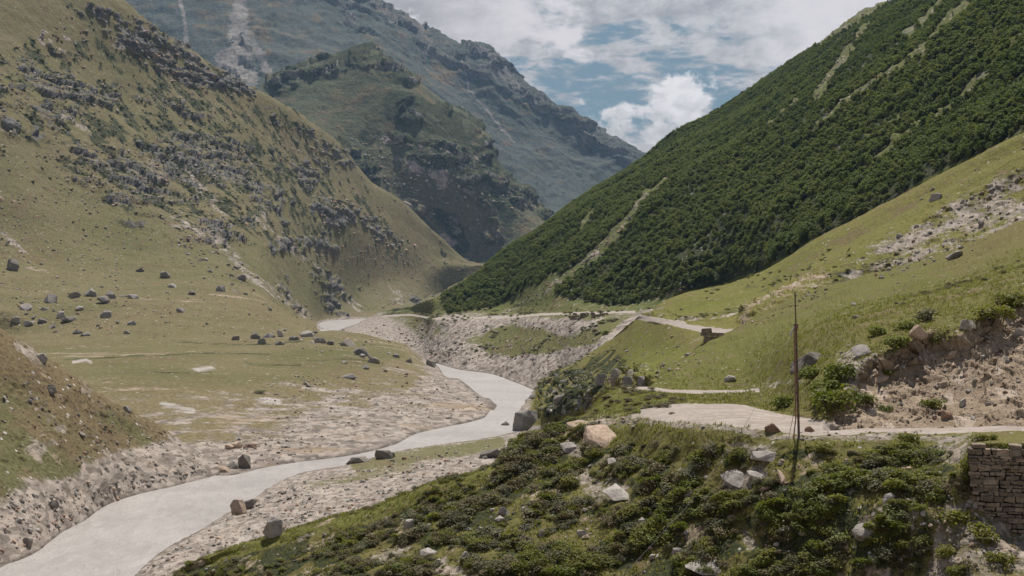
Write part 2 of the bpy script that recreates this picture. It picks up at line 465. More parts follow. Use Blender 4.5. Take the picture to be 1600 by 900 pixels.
def build_simple_mats():
    m, N = new_mat('silty_water')
    P = N.node('ShaderNodeTexCoord').outputs['Object']
    w = N.node('ShaderNodeMapping', {0: P, 2: (0, 0, 0.55), 3: (1.0, 0.42, 1)}).outputs[0]
    a = N.noise(w, 0.45, 6.0, 0.62, 0.8); b = N.noise(w, 1.6, 4.0, 0.6, 0.4); c = N.noise(P, 0.05, 4.0, 0.55, 0.5)
    col = N.mix(N.ramp(N.math('ADD', N.math('MULTIPLY', a, 0.5), N.math('MULTIPLY', c, 0.5)), 0.35, 0.65), (0.310, 0.284, 0.260), (0.395, 0.364, 0.336))
    col = N.mix(N.math('MULTIPLY', N.ramp(N.math('ADD', N.math('MULTIPLY', a, 0.55), N.math('MULTIPLY', b, 0.45)), 0.56, 0.68), 0.4), col, (0.50, 0.48, 0.46))
    finish_mat(N, col, 0.38, N.math('ADD', a, N.math('MULTIPLY', b, 0.5)), 0.8, 0.55, 0.32)
    M['water'] = m
    m, N = new_mat('dusty_road')
    P = N.node('ShaderNodeTexCoord').outputs['Object']
    a = N.noise(P, 0.6, 6.0, 0.6); b = N.noise(P, 6.0, 5.0, 0.65)
    v = N.voro(P, 5.0, 1); vs = N.node('ShaderNodeSeparateColor', {0: v}).outputs
    col = N.mix(N.ramp(N.math('ADD', N.math('MULTIPLY', a, 0.6), N.math('MULTIPLY', b, 0.4)), 0.33, 0.67), (0.255, 0.215, 0.183), (0.395, 0.345, 0.302))
    ru = N.noise(N.node('ShaderNodeMapping', {0: P, 3: (0.12, 1.5, 1)}).outputs[0], 1.0, 4.0, 0.6, 0.3)
    col = N.mix(N.math('MULTIPLY', N.ramp(ru, 0.5, 0.62), 0.5), col, (0.245, 0.205, 0.172))
    col = N.mix(N.math('MULTIPLY', N.math('GREATER_THAN', vs[0], 0.90), 0.6), col, (0.20, 0.175, 0.15))
    finish_mat(N, col, 0.95, N.math('ADD', a, b), 0.35, 0.1, 0.08)
    M['road'] = m
    m, N = new_mat('weathered_steel')
    P = N.node('ShaderNodeTexCoord').outputs['Object']
    a = N.noise(P, 3.0, 6.0, 0.65)
    finish_mat(N, N.mix(N.ramp(a, 0.4, 0.6), (0.075, 0.062, 0.055), (0.18, 0.105, 0.075)), 0.7, a, 0.2, 0.01, 0.3)
    M['steel'] = m
    m, N = new_mat('red_faded_paint')
    P = N.node('ShaderNodeTexCoord').outputs['Object']
    a = N.noise(P, 4.0, 6.0, 0.65)
    finish_mat(N, N.mix(N.ramp(a, 0.4, 0.65), (0.27, 0.115, 0.085), (0.20, 0.13, 0.10)), 0.7, a, 0.2, 0.01, 0.25)
    M['red'] = m
    m, N = new_mat('grey_galvanised')
    finish_mat(N, (0.40, 0.40, 0.39), 0.55, None, spec=0.4)
    M['galv'] = m
    m, N = new_mat('black_cable')
    finish_mat(N, (0.05, 0.05, 0.05), 0.6, None, spec=0.3)
    M['cable'] = m
    m, N = new_mat('bark')
    P = N.node('ShaderNodeTexCoord').outputs['Object']
    a = N.noise(P, 5.0, 5.0, 0.6)
    finish_mat(N, N.mix(a, (0.07, 0.055, 0.045), (0.26, 0.23, 0.20)), 0.9, a, 0.4, 0.03, 0.1)
    M['bark'] = m


build_simple_mats()
M['leaf_tree'] = leaf_mat('tree_leaves', (0.050, 0.073, 0.012), (0.122, 0.150, 0.031), 0.4)
M['leaf_tree_light'] = leaf_mat('light_tree_leaves', (0.090, 0.112, 0.025), (0.190, 0.200, 0.056), 0.4)
M['leaf_bush'] = leaf_mat('shrub_leaves', (0.058, 0.074, 0.012), (0.240, 0.228, 0.044), 0.4)
M['leaf_fresh'] = leaf_mat('fresh_shrub_leaves', (0.080, 0.105, 0.016), (0.200, 0.210, 0.040), 0.32)
M['leaf_grey'] = leaf_mat('grey_shrub_leaves', (0.070, 0.072, 0.036), (0.185, 0.172, 0.098), 0.25)
M['leaf_dry'] = leaf_mat('dry_shrub_leaves', (0.075, 0.062, 0.024), (0.190, 0.150, 0.070), 0.2)
M['grass_blade'] = leaf_mat('grass_blades', (0.085, 0.095, 0.022), (0.205, 0.185, 0.065), 0.45, 0.5)

# ------------------------------------------------------------------ the land
LAYERS = {}


def set_attr(L, gravel=0, rock=0, lush=0, dirt=0, heath=0, sand=0):
    one = np.ones(L.px0.shape)
    L.attrs['mk'] = np.stack([gravel * one, rock * one, lush * one, dirt * one], -1)
    L.attrs['mk2'] = np.stack([heath * one, sand * one, 1 - smooth01(L.P[..., 2] + .25 * fbm(L.P, 3, 3, .5, 97), 0.12, 0.55), one], -1)


def emit(L, name, mat, face_mask=None, label=None):
    fm = np.ones((L.P.shape[0] - 1, L.P.shape[1] - 1), bool) if face_mask is None else face_mask
    me = grid_mesh(name, L.P, fm, [mat], L.attrs)
    return tag(link(name, me), label, None, None, 'structure')


def rockband(P):
    return fbm(P * np.array([1, .38, 2.0]), 95, 5, 0.6, 21)


def crags(L, mask, step, amp, seed, skew=(0.3, 0.0), st=1.0, wob=2.2):
    """outcrops: ledges that jut out downhill and drop in a small cliff"""
    P = L.P
    n = fbm(P * np.array([1, st, 1]), step * 3.0, 4, 0.55, seed)
    f = P[..., 2] / step + skew[0] * P[..., 0] / step + wob * n
    saw = 1 - (f - np.floor(f))
    saw = saw ** 1.6
    rid = 0.65 + 0.5 * fbm(P, step * 0.7, 4, 0.6, seed + 31)
    L.push(amp * mask * saw * rid)
    return saw


def land_left():
    Z = Zp
    r = [
        [ZY(-250, -2.5, 285), ZY(283, -2.5, 296), ZY(353, -2.5, 290), ZY(450, -2.5, 312), ZY(533, -2.5, 322), ZY(616, -2.5, 352), ZY(693, -2.5, 393), ZY(740, -2.5, 415), ZY(780, -2.5, 470), ZY(830, -2.5, 470)],
        [Z(-250, 735, 0), Z(200, 735, 0), Z(283, 740, .1), Z(353, 743, 0), Z(417, 730, 0), Z(467, 722, 0), Z(533, 714, 0), Z(616, 695, 0), Z(650, 678, 0), Z(693, 668, 0), Z(740, 658, 0), Z(766, 648, 0), Z(780, 634, -.1), ZY(800, -2.5, 480), ZY(830, -2.5, 480)],
        [Z(-250, 700, 2), Z(300, 700, 2), Z(400, 680, 2), Z(533, 668, 2), Z(616, 650, 2), Z(650, 643, 1.9), Z(693, 635, 1.7), Z(740, 634, .8), Z(763, 634, .35), Z(778, 632, -.1), ZY(800, -2.5, 500), ZY(830, -2.5, 500)],
        [Z(-250, 650, 4), Z(300, 645, 4), Z(415, 625, 4), Z(533, 612, 4), Z(616, 602, 4), Z(650, 597, 3.2), Z(690, 598, 1.6), Z(713, 592, .2), Z(733, 604, 0), Z(763, 622, 0), ZY(778, -1, 540), ZY(830, -2.5, 540)],
        [Z(-250, 605, 8), Z(200, 600, 8), Z(300, 592, 8), Z(400, 588, 8), Z(500, 582, 8), Z(560, 576, 7.5), Z(616, 568, 6.5), Z(650, 566, 4.5), Z(680, 570, .3), ZY(700, -2, 720), ZY(740, -2.5, 690), ZY(830, -2.5, 690)],
        [Z(-250, 560, 10.5), Z(200, 558, 10.5), Z(300, 555, 11), Z(400, 553, 11), Z(500, 549, 10.5), Z(560, 543, 10), Z(616, 546, 8.3), Z(648, 552, 5.2), ZY(668, -.5, 800), ZY(690, -2.5, 800), ZY(830, -2.5, 800)],
        [Z(-250, 522, 14), Z(0, 520, 14), Z(200, 525, 14), Z(300, 525, 14), Z(400, 523, 14), Z(480, 519, 14), Z(520, 517, 12.5), Z(560, 521, 9.5), Z(600, 531, 7.5), Z(635, 543, 5.5), ZY(660, -1.5, 860), ZY(690, -2.5, 860), ZY(830, -2.5, 860)],
        [(-250, 488, 840), (0, 488, 840), (100, 479, 870), (200, 476, 880), (300, 475, 900), (400, 479, 910), (440, 490, 940), (475, 504, 1010), ZY(510, 2, 1120), ZY(540, -2, 1150), ZY(600, -2.5, 1150), ZY(830, -2.5, 1150)],
        [(-250, 375, 1000), (-150, 380, 1000), (0, 405, 1050), (100, 420, 1060), (200, 428, 1080), (300, 432, 1080), (400, 450, 1110), (475, 497, 1350), Z(505, 503, -.2), Z(533, 500, -.2), Z(590, 496, .6), (620, 485, 2000), (650, 473, 2150), (690, 455, 2350), (740, 430, 2450), (830, 440, 2520)],
        [(-250, 250, 1150), (0, 300, 1150), (100, 320, 1200), (200, 340, 1250), (300, 352, 1300), (400, 385, 1400), (480, 440, 1650), (533, 450, 1930), (600, 437, 2130), (650, 425, 2265), (690, 420, 2360), (740, 414, 2460), (830, 437, 2525)],
        [(-250, 110, 1220), (0, 190, 1250), (100, 210, 1330), (200, 238, 1420), (300, 258, 1550), (400, 285, 1680), (480, 330, 1850), (533, 350, 2000), (600, 380, 2180), (650, 392, 2300), (690, 402, 2400), (740, 412, 2470), (830, 435, 2530)],
        [(-250, -20, 1350), (0, 70, 1400), (100, 98, 1480), (200, 118, 1600), (300, 150, 1720), (400, 195, 1850), (480, 248, 2000), (533, 282, 2120), (600, 333, 2240), (650, 363, 2340), (690, 389, 2420), (740, 410, 2480), (830, 434, 2535)],
        [(-250, -190, 1600), (0, -95, 1600), (100, -45, 1650), (197, 3, 1700), (233, 38, 1740), (263, 60, 1790), (290, 74, 1830), (327, 99, 1880), (367, 125, 1910), (400, 140, 1945), (443, 162, 2015), (480, 185, 2100), (513, 210, 2180), (533, 228, 2230), (583, 285, 2300), (630, 315, 2370), (666, 350, 2410), (693, 376, 2445), (720, 400, 2478), (746, 417, 2500), (780, 437, 2540), (830, 450, 2560)],
        [ZY(-250, 380, 1900), ZY(200, 250, 2000), ZY(533, 110, 2450), ZY(746, 20, 2750), ZY(830, 0, 2800)],
    ]
    L = Layer('left', r, -250, 830, 1.15, 640)
    px, py, P = L.px0, L.py0, L.P0
    mtn = smooth01(P[..., 1] + 0.25 * P[..., 0], 900, 1250)
    crest = smooth01(py, -400, 400)
    # rolling ground
    L.lift(fbm(P, 90, 4, 0.5, 3) * (1.3 + 5.5 * mtn) * smooth01(P[..., 2], 0.5, 12))
    L.lift(fbm(P, 34, 4, 0.55, 4) * 1.0 * (1 - mtn) * smooth01(P[..., 2], 2, 12))
    L.lift(fbm(P, 14, 4, 0.5, 5) * (0.35 + 0.9 * mtn) * smooth01(P[..., 2], -0.5, 2))
    rockz = poly(px, py, [(-60, 75), (120, 60), (230, 40), (330, 95), (480, 190), (600, 330), (740, 412), (690, 430), (610, 415), (540, 420), (470, 400), (420, 375), (330, 400), (255, 345), (180, 330), (100, 300), (0, 260), (-60, 260)], 40) * (1 - 0.75 * poly(px, py, [(560, 330), (610, 345), (760, 405), (760, 440), (560, 470), (500, 400)], 25))
    n = rockband(P)
    n2 = fbm(P, 32, 4, 0.6, 27)
    rf = rockz * 0.20 + n * 0.85 + n2 * 0.40 + 0.25 * fbm(P, 13, 3, .6, 28) - 0.22
    low = poly(px, py, [(250, 380), (330, 395), (440, 470), (520, 500), (600, 495), (520, 430), (420, 400), (330, 360)], 25) * 0.16
    rm = smooth01(rf + low, 0.02, 0.17) * mtn
    # hand-placed crags seen in the picture
    sp = np.zeros(px.shape)
    for a in ([(0, 195), (40, 205), (62, 208)], [(240, 75), (275, 62), (300, 72)], [(300, 120), (360, 130), (390, 145)], [(215, 235), (300, 255)], [(255, 250), (300, 285)], [(480, 325), (540, 340), (585, 345)],
              [(425, 385), (500, 380), (520, 390)], [(320, 340), (345, 370)], [(130, 15), (185, 30)], [(200, 65), (230, 70)]):
        sp = np.maximum(sp, strip(px, py, a, 12, 9))
    sp *= smooth01(n2 + 0.8 * fbm(P, 14, 3, .6, 29) + 0.05, 0.0, 0.25)
    rm = np.maximum(rm, sp)
    crags(L, rm, 17, 7.0, 40, (0.1, 0), .45, 1.6)
    crags(L, rm, 7, 3.2, 42, (0.1, 0), .5, 1.8)
    L.push(rm * 1.6 * fbm(P, 5, 3, .6, 46))
    L.push(sp * 2.5 * smooth01(fbm(P, 22, 3, 0.5, 71), -0.1, 0.2))
    L.push(fbm(P, 9, 4, 0.6, 48) * 2.0 * (0.25 + rm) * mtn)
    # the bank of the meadow and the scar in the tail of the slope
    scar = poly(px, py, [(585, 425), (600, 418), (632, 430), (645, 455), (652, 480), (620, 490), (608, 470), (590, 445)], 16)
    crags(L, smooth01(P[..., 2], 14, 30) * (1 - rm) * (1 - scar) * (1 - smooth01(P[..., 1], 1300, 1700)), 5.0, 0.5, 49, (0, 0), .5, 2.4)
    L.finish()
    slope = L.N[..., 2]
    # ---- what covers it
    gv = 1 - smooth01(P[..., 2] + fbm(P, 40, 4, 0.55, 9) * 2.6 + 1.6 * fbm(P, 12, 3, .5, 19), 1.4, 4.6)
    terr = 1 - smooth01(P[..., 2] + 1.5 * fbm(P, 30, 3, .5, 11), 5.0, 10)
    gv = np.maximum(gv, terr * np.clip(.40 + .65 * fbm(P * np.array([.6, 1, 1]), 22, 5, .62, 13), 0, .75))
    gv = np.where(P[..., 1] > 900, 1 - smooth01(P[..., 2], 0.5, 3), gv)
    gv = gv * 0.95
    strk = np.zeros(px.shape)
    for a, w0, w1 in (([(120, 70), (60, 45), (110, 95)], 4, 6), ([(285, 265), (330, 310), (350, 335)], 9, 8), ([(270, 345), (340, 375), (400, 440), (480, 490)], 12, 10), ([(60, 60), (110, 95)], 5, 4), ([(180, 70), (195, 75)], 6, 6),
                      ([(95, 180), (140, 205)], 6, 6), ([(330, 0), (340, 30)], 5, 5), ([(400, 340), (440, 380), (520, 440), (560, 480)], 6, 8), ([(250, 240), (262, 262)], 9, 9), ([(415, 345), (405, 325)], 6, 6), ([(0, 360), (30, 390), (50, 410)], 6, 5)):
        strk = np.maximum(strk, strip(px, py, a, w0, w1))
    strk *= smooth01(fbm(P, 18, 4, 0.6, 61) + 0.15, -0.1, 0.25)
    scr = smooth01(fbm(P, 60, 5, 0.62, 63) + 0.5 * rm + 0.10 * rockz, 0.32, 0.55) * mtn * 0.8
    gv = np.maximum(gv, np.maximum(strk * 0.62, scr * 0.5))
    gv = np.maximum(gv, scar * 0.55 * smooth01(fbm(P, 30, 4, .6, 67), -.3, .2))
    gv = np.maximum(gv, strip(px, py, [(300, 655), (420, 665), (560, 640), (660, 600), (690, 585)], 14) * 0.25)
    rk = np.maximum(rm * 0.85 * smooth01(0.86 - slope, 0.0, 0.3) + rm * 0.10, sp * 0.75)
    hz = smooth01(fbm(P, 26, 4, 0.6, 33) + 0.38 * rockz + 0.1 * mtn, 0.28, 0.62) * mtn * 0.62
    lush = 0.38 + 0.35 * fbm(P, 150, 4, 0.5, 15) + 0.75 * fbm(P * np.array([.5, 1, 1]), 34, 4, 0.58, 16) + 0.45 * poly(px, py, [(330, 380), (440, 400), (560, 450), (610, 490), (540, 500), (450, 470)], 30) + 0.5 * poly(px, py, [(100, 590), (200, 570), (500, 590), (380, 575), (470, 540), (620, 545), (640, 565), (420, 600)], 15) \
        - 0.22 * poly(px, py, [(50, 525), (520, 525), (600, 500), (200, 470)], 30) + 0.25 * poly(px, py, [(160, 325), (260, 350), (330, 420), (200, 400)], 30)
    brown = smooth01(fbm(P * np.array([.45, 1, 1]), 24, 4, .6, 17), .02, .4) * .62 * (1 - mtn)
    cutl = np.zeros(px.shape)
    for a in ([(270, 533), (330, 536), (400, 537), (480, 532)], [(100, 562), (240, 556), (330, 552), (420, 556)], [(380, 566), (400, 571), (470, 570)], [(480, 563), (540, 561), (600, 566)], [(240, 581), (300, 584), (330, 582)]): cutl = np.maximum(cutl, strip(px, py, a, 1.6, 1.6))
    hz = np.maximum(hz, cutl * .55)
    L.brown = brown
    lush = lush - 0.45 * terr
    nz = 4 * fbm(P, 9, 3, .6, 81)
    sand = np.maximum(strip(px, py + nz, [(255, 631), (275, 637), (302, 642)], 8, 4, 1.0), strip(px, py + nz, [(400, 628), (418, 627), (434, 628)], 7, 7, 1.0)) * (.75 + .9 * fbm(P, 6, 4, .6, 83))
    sand = np.maximum(sand, 0.8 * poly(px, py, [(296, 576), (330, 571), (340, 578), (310, 583)], 5))
    sand = np.maximum(sand, 0.75 * strip(px, py, [(115, 565), (135, 562), (142, 566)], 3))
    set_attr(L, gv, rk, np.clip(lush, 0, 1), np.maximum(brown, 0.5 * poly(px, py, [(320, 645), (460, 640), (430, 665), (340, 668)], 12)), hz, sand)
    L.rockmask, L.mtn = rm, mtn
    LAYERS['left'] = L
    emit(L, 'valley_slope', M['valley'])


def land_spur():
    Z = Zp
    r = [
        [ZY(-300, -2.5, 150), ZY(-100, -2.5, 170), ZY(0, -2.5, 197), ZY(100, -2.5, 227), ZY(200, -2.5, 262), ZY(283, -2.5, 280), ZY(360, -2.5, 294)],
        [Z(-300, 1030, 0), Z(-100, 950, 0), Z(0, 887, 0), Z(53, 865, 0), Z(100, 830, 0), Z(133, 813, 0), Z(160, 793, 0), Z(200, 777, 0), Z(283, 757, 0), Z(360, 741, -.4)],
        [Z(-300, 880, 9), (-100, 820, 205), (0, 775, 222), (53, 775, 232), (100, 765, 245), (160, 748, 265), (200, 737, 278), (283, 716, 300), (345, 728, 310), ZY(360, -.6, 312)],
        [(-300, 700, 230), (-100, 650, 245), (0, 640, 255), (53, 650, 262), (100, 655, 270), (160, 668, 285), (200, 682, 297), (250, 698, 306), (283, 706, 312), (330, 724, 317), ZY(360, -1, 320)],
        [(-300, 330, 275), (-150, 420, 280), (0, 513, 285), (50, 543, 289), (83, 567, 294), (117, 587, 298), (150, 610, 305), (207, 645, 315), (267, 678, 322), (290, 696, 325), (330, 722, 326), ZY(360, -1.5, 328)],
        [ZY(-300, 40, 340), ZY(0, 22, 345), ZY(150, 8, 360), ZY(290, -1, 370), ZY(360, -3, 370)],
    ]
    L = Layer('spur', r, -300, 360, 1.2, 360)
    px, py, P = L.px0, L.py0, L.P0
    up = smooth01(P[..., 2], 0, 4)
    L.push(fbm(P, 26, 4, 0.5, 101) * 1.2 * up)
    L.push(fbm(P, 4.5, 4, 0.55, 105) * 0.42 * smooth01(P[..., 2], -.5, 1))
    L.push(smooth01(fbm(P, 1.8, 2, 0.5, 107), 0.2, 0.5) * 0.35 * smooth01(P[..., 2], -.5, 1))
    L.finish()
    gv = 1 - smooth01(P[..., 2] + fbm(P, 18, 4, 0.55, 111) * 3.5, 4.5, 10.5)
    gv = np.maximum(gv, 0.42 * smooth01(px, 120, 290))
    gv = np.maximum(gv, 0.55 * smooth01(fbm(P * np.array([1, .5, 1]), 9, 4, 0.6, 117) + 0.12, 0.0, 0.5))
    lush = 0.05 + 0.62 * poly(px, py, [(-80, 600), (20, 610), (110, 690), (200, 740), (150, 790), (60, 790), (-80, 790)], 40) * smooth01(fbm(P, 12, 4, 0.55, 119) + 0.25, -0.1, 0.3) + 0.6 * poly(px, py, [(180, 640), (240, 690), (230, 700), (150, 650)], 12)
    heath = 0.33 * smooth01(fbm(P, 14, 4, 0.55, 123), 0.05, 0.35)
    set_attr(L, gv, 0, np.clip(lush, 0, 1), 0.35 * smooth01(fbm(P, 20, 4, 0.5, 127), 0.0, 0.35), heath, 0)
    LAYERS['spur'] = L
    emit(L, 'river_spur', M['spur'])


def land_mid():
    r = [
        [ZY(330, 0, 2550), ZY(920, 0, 2550)],
        [(330, 220, 2700), (400, 240, 2720), (480, 260, 2750), (533, 290, 2780), (600, 330, 2800), (650, 350, 2820), (700, 385, 2850), (745, 400, 2860), (800, 390, 2870), (856, 360, 2920), (920, 400, 2960)],
        [(330, 160, 2900), (400, 185, 2950), (480, 180, 2950), (533, 190, 2950), (600, 215, 2930), (650, 240, 2900), (700, 275, 2900), (766, 305, 2930), (800, 322, 2950), (856, 345, 3000), (920, 395, 3000)],
        [(330, 160, 3050), (400, 152, 3100), (443, 130, 3110), (483, 117, 3120), (533, 105, 3120), (560, 100, 3110), (600, 120, 3080), (650, 150, 3040), (700, 205, 3020), (766, 262, 3020), (800, 295, 3030), (856, 338, 3060), (920, 392, 3050)],
        [(330, 165, 3200), (400, 142, 3200), (443, 115, 3200), (483, 99, 3220), (533, 82, 3250), (560, 72, 3250), (600, 90, 3230), (633, 105, 3220), (650, 119, 3210), (673, 142, 3200), (720, 175, 3190), (750, 199, 3180), (766, 229, 3160), (785, 262, 3150), (800, 275, 3140), (823, 295, 3130), (846, 322, 3120), (860, 338, 3100), (920, 390, 3080)],
        [ZY(330, 250, 3500), ZY(560, 360, 3600), ZY(750, 250, 3500), ZY(860, 110, 3400), ZY(920, 80, 3400)],
    ]
    L = Layer('mid', r, 330, 920, 1.2, 380)
    px, py, P = L.px0, L.py0, L.P0
    L.push(fbm(P, 200, 5, 0.55, 201) * 16)
    n = fbm(P * np.array([1, 1, 1.8]), 170, 5, 0.6, 205)
    dark = np.zeros(px.shape)
    for a, w0, w1 in (([(440, 125), (520, 95), (575, 90), (640, 120)], 24, 20), ([(620, 165), (690, 185), (745, 215), (768, 240)], 26, 22), ([(575, 215), (630, 210), (640, 215)], 14, 10), ([(560, 260), (590, 275)], 22, 14), ([(640, 320), (700, 345), (720, 385)], 12, 14),
                      ([(770, 310), (830, 310), (850, 330)], 26, 18), ([(535, 225), (560, 255), (575, 280)], 14, 12), ([(660, 235), (760, 265), (820, 300)], 26, 20), ([(730, 290), (790, 330), (770, 370)], 20, 16)):
        dark = np.maximum(dark, strip(px, py, a, w0, w1))
    rm = smooth01(0.55 * dark + n * 0.9 + 0.6 * fbm(P, 70, 4, .6, 207) - 0.33, 0.05, 0.40)
    crags(L, rm, 46, 22, 211, (-0.2, 0), .5, 1.5)
    crags(L, rm, 20, 9, 215, (0.3, 0))
    L.push(fbm(P, 26, 4, 0.6, 219) * 6 * (0.3 + rm))
    L.finish()
    slope = L.N[..., 2]
    rk = rm * (0.08 + 0.45 * smooth01(0.82 - slope, 0, 0.35))
    pale = strip(px, py, [(600, 215), (680, 235), (740, 250)], 6) * 0.8 + strip(px, py, [(620, 250), (690, 275), (690, 290)], 10) * 0.7 + strip(px, py, [(690, 372), (730, 400)], 10) * 0.8
    pale = np.clip(pale, 0, 1) * smooth01(fbm(P, 60, 4, 0.6, 223) + 0.2, 0, 0.3)
    pale = np.maximum(pale, smooth01(fbm(P, 90, 5, 0.6, 227), 0.18, 0.42) * 0.6 * smooth01(py, 180, 300))
    heath = np.maximum(1.0 * dark * smooth01(fbm(P, 60, 4, .6, 231) + 0.3, 0, .4), 0.45 * smooth01(fbm(P, 120, 5, 0.6, 229), 0.0, 0.3))  # dark heath, deepened on the knoll in place of a cloud's shadow
    lush = 0.65 + 0.4 * fbm(P, 260, 4, 0.5, 235) - 0.5 * poly(px, py, [(600, 200), (690, 240), (760, 300), (830, 340), (760, 420), (640, 330), (540, 260)], 40)
    set_attr(L, pale, rk, np.clip(lush, 0, 1), 0, heath, 0)
    LAYERS['mid'] = L
    emit(L, 'middle_mountain', M['hill_mid'])


def land_far():
    r = [
        [ZY(-300, 0, 3500), ZY(1250, 0, 3900)],
        [(-300, 190, 4200), (200, 190, 4200), (300, 180, 4200), (400, 175, 4200), (600, 200, 4300), (800, 330, 4400), (900, 340, 4450), (1000, 350, 4500), (1250, 430, 4500)],
        [(-300, 100, 4500), (200, 100, 4500), (300, 95, 4500), (400, 90, 4500), (500, 100, 4500), (600, 120, 4600), (700, 200, 4700), (800, 265, 4700), (900, 300, 4750), (1000, 320, 4750), (1250, 420, 4700)],
        [(-300, -50, 4950), (200, -30, 4950), (400, 0, 4950), (500, 25, 4950), (600, 70, 4950), (700, 140, 4950), (800, 200, 4950), (900, 245, 4950), (1000, 285, 4900), (1250, 410, 4800)],
        [(-300, -330, 5700), (200, -220, 5600), (400, -130, 5500), (560, -18, 5400), (576, 7, 5390), (613, 30, 5360), (646, 50, 5320), (673, 66, 5290), (706, 78, 5250), (750, 84, 5220), (780, 108, 5200), (800, 128, 5180), (804, 132, 5180), (840, 154, 5150), (856, 168, 5140), (880, 171, 5120), (913, 194, 5100), (950, 221, 5080), (990, 249, 5050), (1060, 310, 5000), (1250, 405, 4900)],
        [ZY(-300, 1200, 6500), ZY(560, 800, 6300), ZY(990, 300, 5900), ZY(1250, 60, 5900)],
    ]
    L = Layer('far', r, -300, 1250, 1.45, 330)
    px, py, P = L.px0, L.py0, L.P0
    L.push(fbm(P, 420, 6, 0.55, 301, ridged=True) * 42)
    n = fbm(P * np.array([1.2, 1, 0.8]), 300, 5, 0.6, 305)
    ridge = smooth01(L.py0 - np.interp(L.U, [200, 400, 560, 613, 706, 800, 880, 990, 1250], [-220, -130, -18, 30, 78, 128, 171, 249, 405])[None, :], 60, 5)
    rm = smooth01(n * 0.9 + 0.55 * ridge - 0.08, 0.0, 0.35)
    crags(L, rm, 75, 30, 311, (0.5, 0))
    L.push(fbm(P, 60, 5, 0.6, 315) * 14 * (0.4 + rm))
    L.finish()
    slope = L.N[..., 2]
    scr = np.zeros(px.shape)
    for a, w0, w1 in (([(382, -40), (372, 45), (378, 90), (372, 135)], 9, 40), ([(280, 0), (290, 45), (292, 75)], 4, 7), ([(398, 80), (430, 140)], 8, 12), ([(345, 100), (385, 130)], 14, 30), ([(720, 100), (730, 150), (800, 230)], 2, 3)):
        scr = np.maximum(scr, strip(px, py, a, w0, w1, 0.8))
    fine = fbm(P * np.array([1, 1, 0.15]), 30, 5, 0.65, 321)
    scr = scr * smooth01(fine * .6 + 1.0 * scr - 0.1, -0.05, 0.8)
    thin = smooth01(fbm(P * np.array([1.0, .5, 0.18]), 90, 5, 0.6, 325), 0.22, 0.42) * 0.5
    rk = rm * (0.25 + 0.5 * smooth01(0.85 - slope, 0, 0.4))
    lush = 0.55 + 0.5 * n
    heath = 0.5 * smooth01(fbm(P, 150, 5, 0.6, 329), 0.0, 0.3)
    set_attr(L, np.maximum(scr * 0.62, thin * 0.8), rk * (1 - scr), np.clip(lush, 0, 1), 0, heath * (1 - scr), 0)
    LAYERS['far'] = L
    emit(L, 'far_mountain', M['hill_far'])


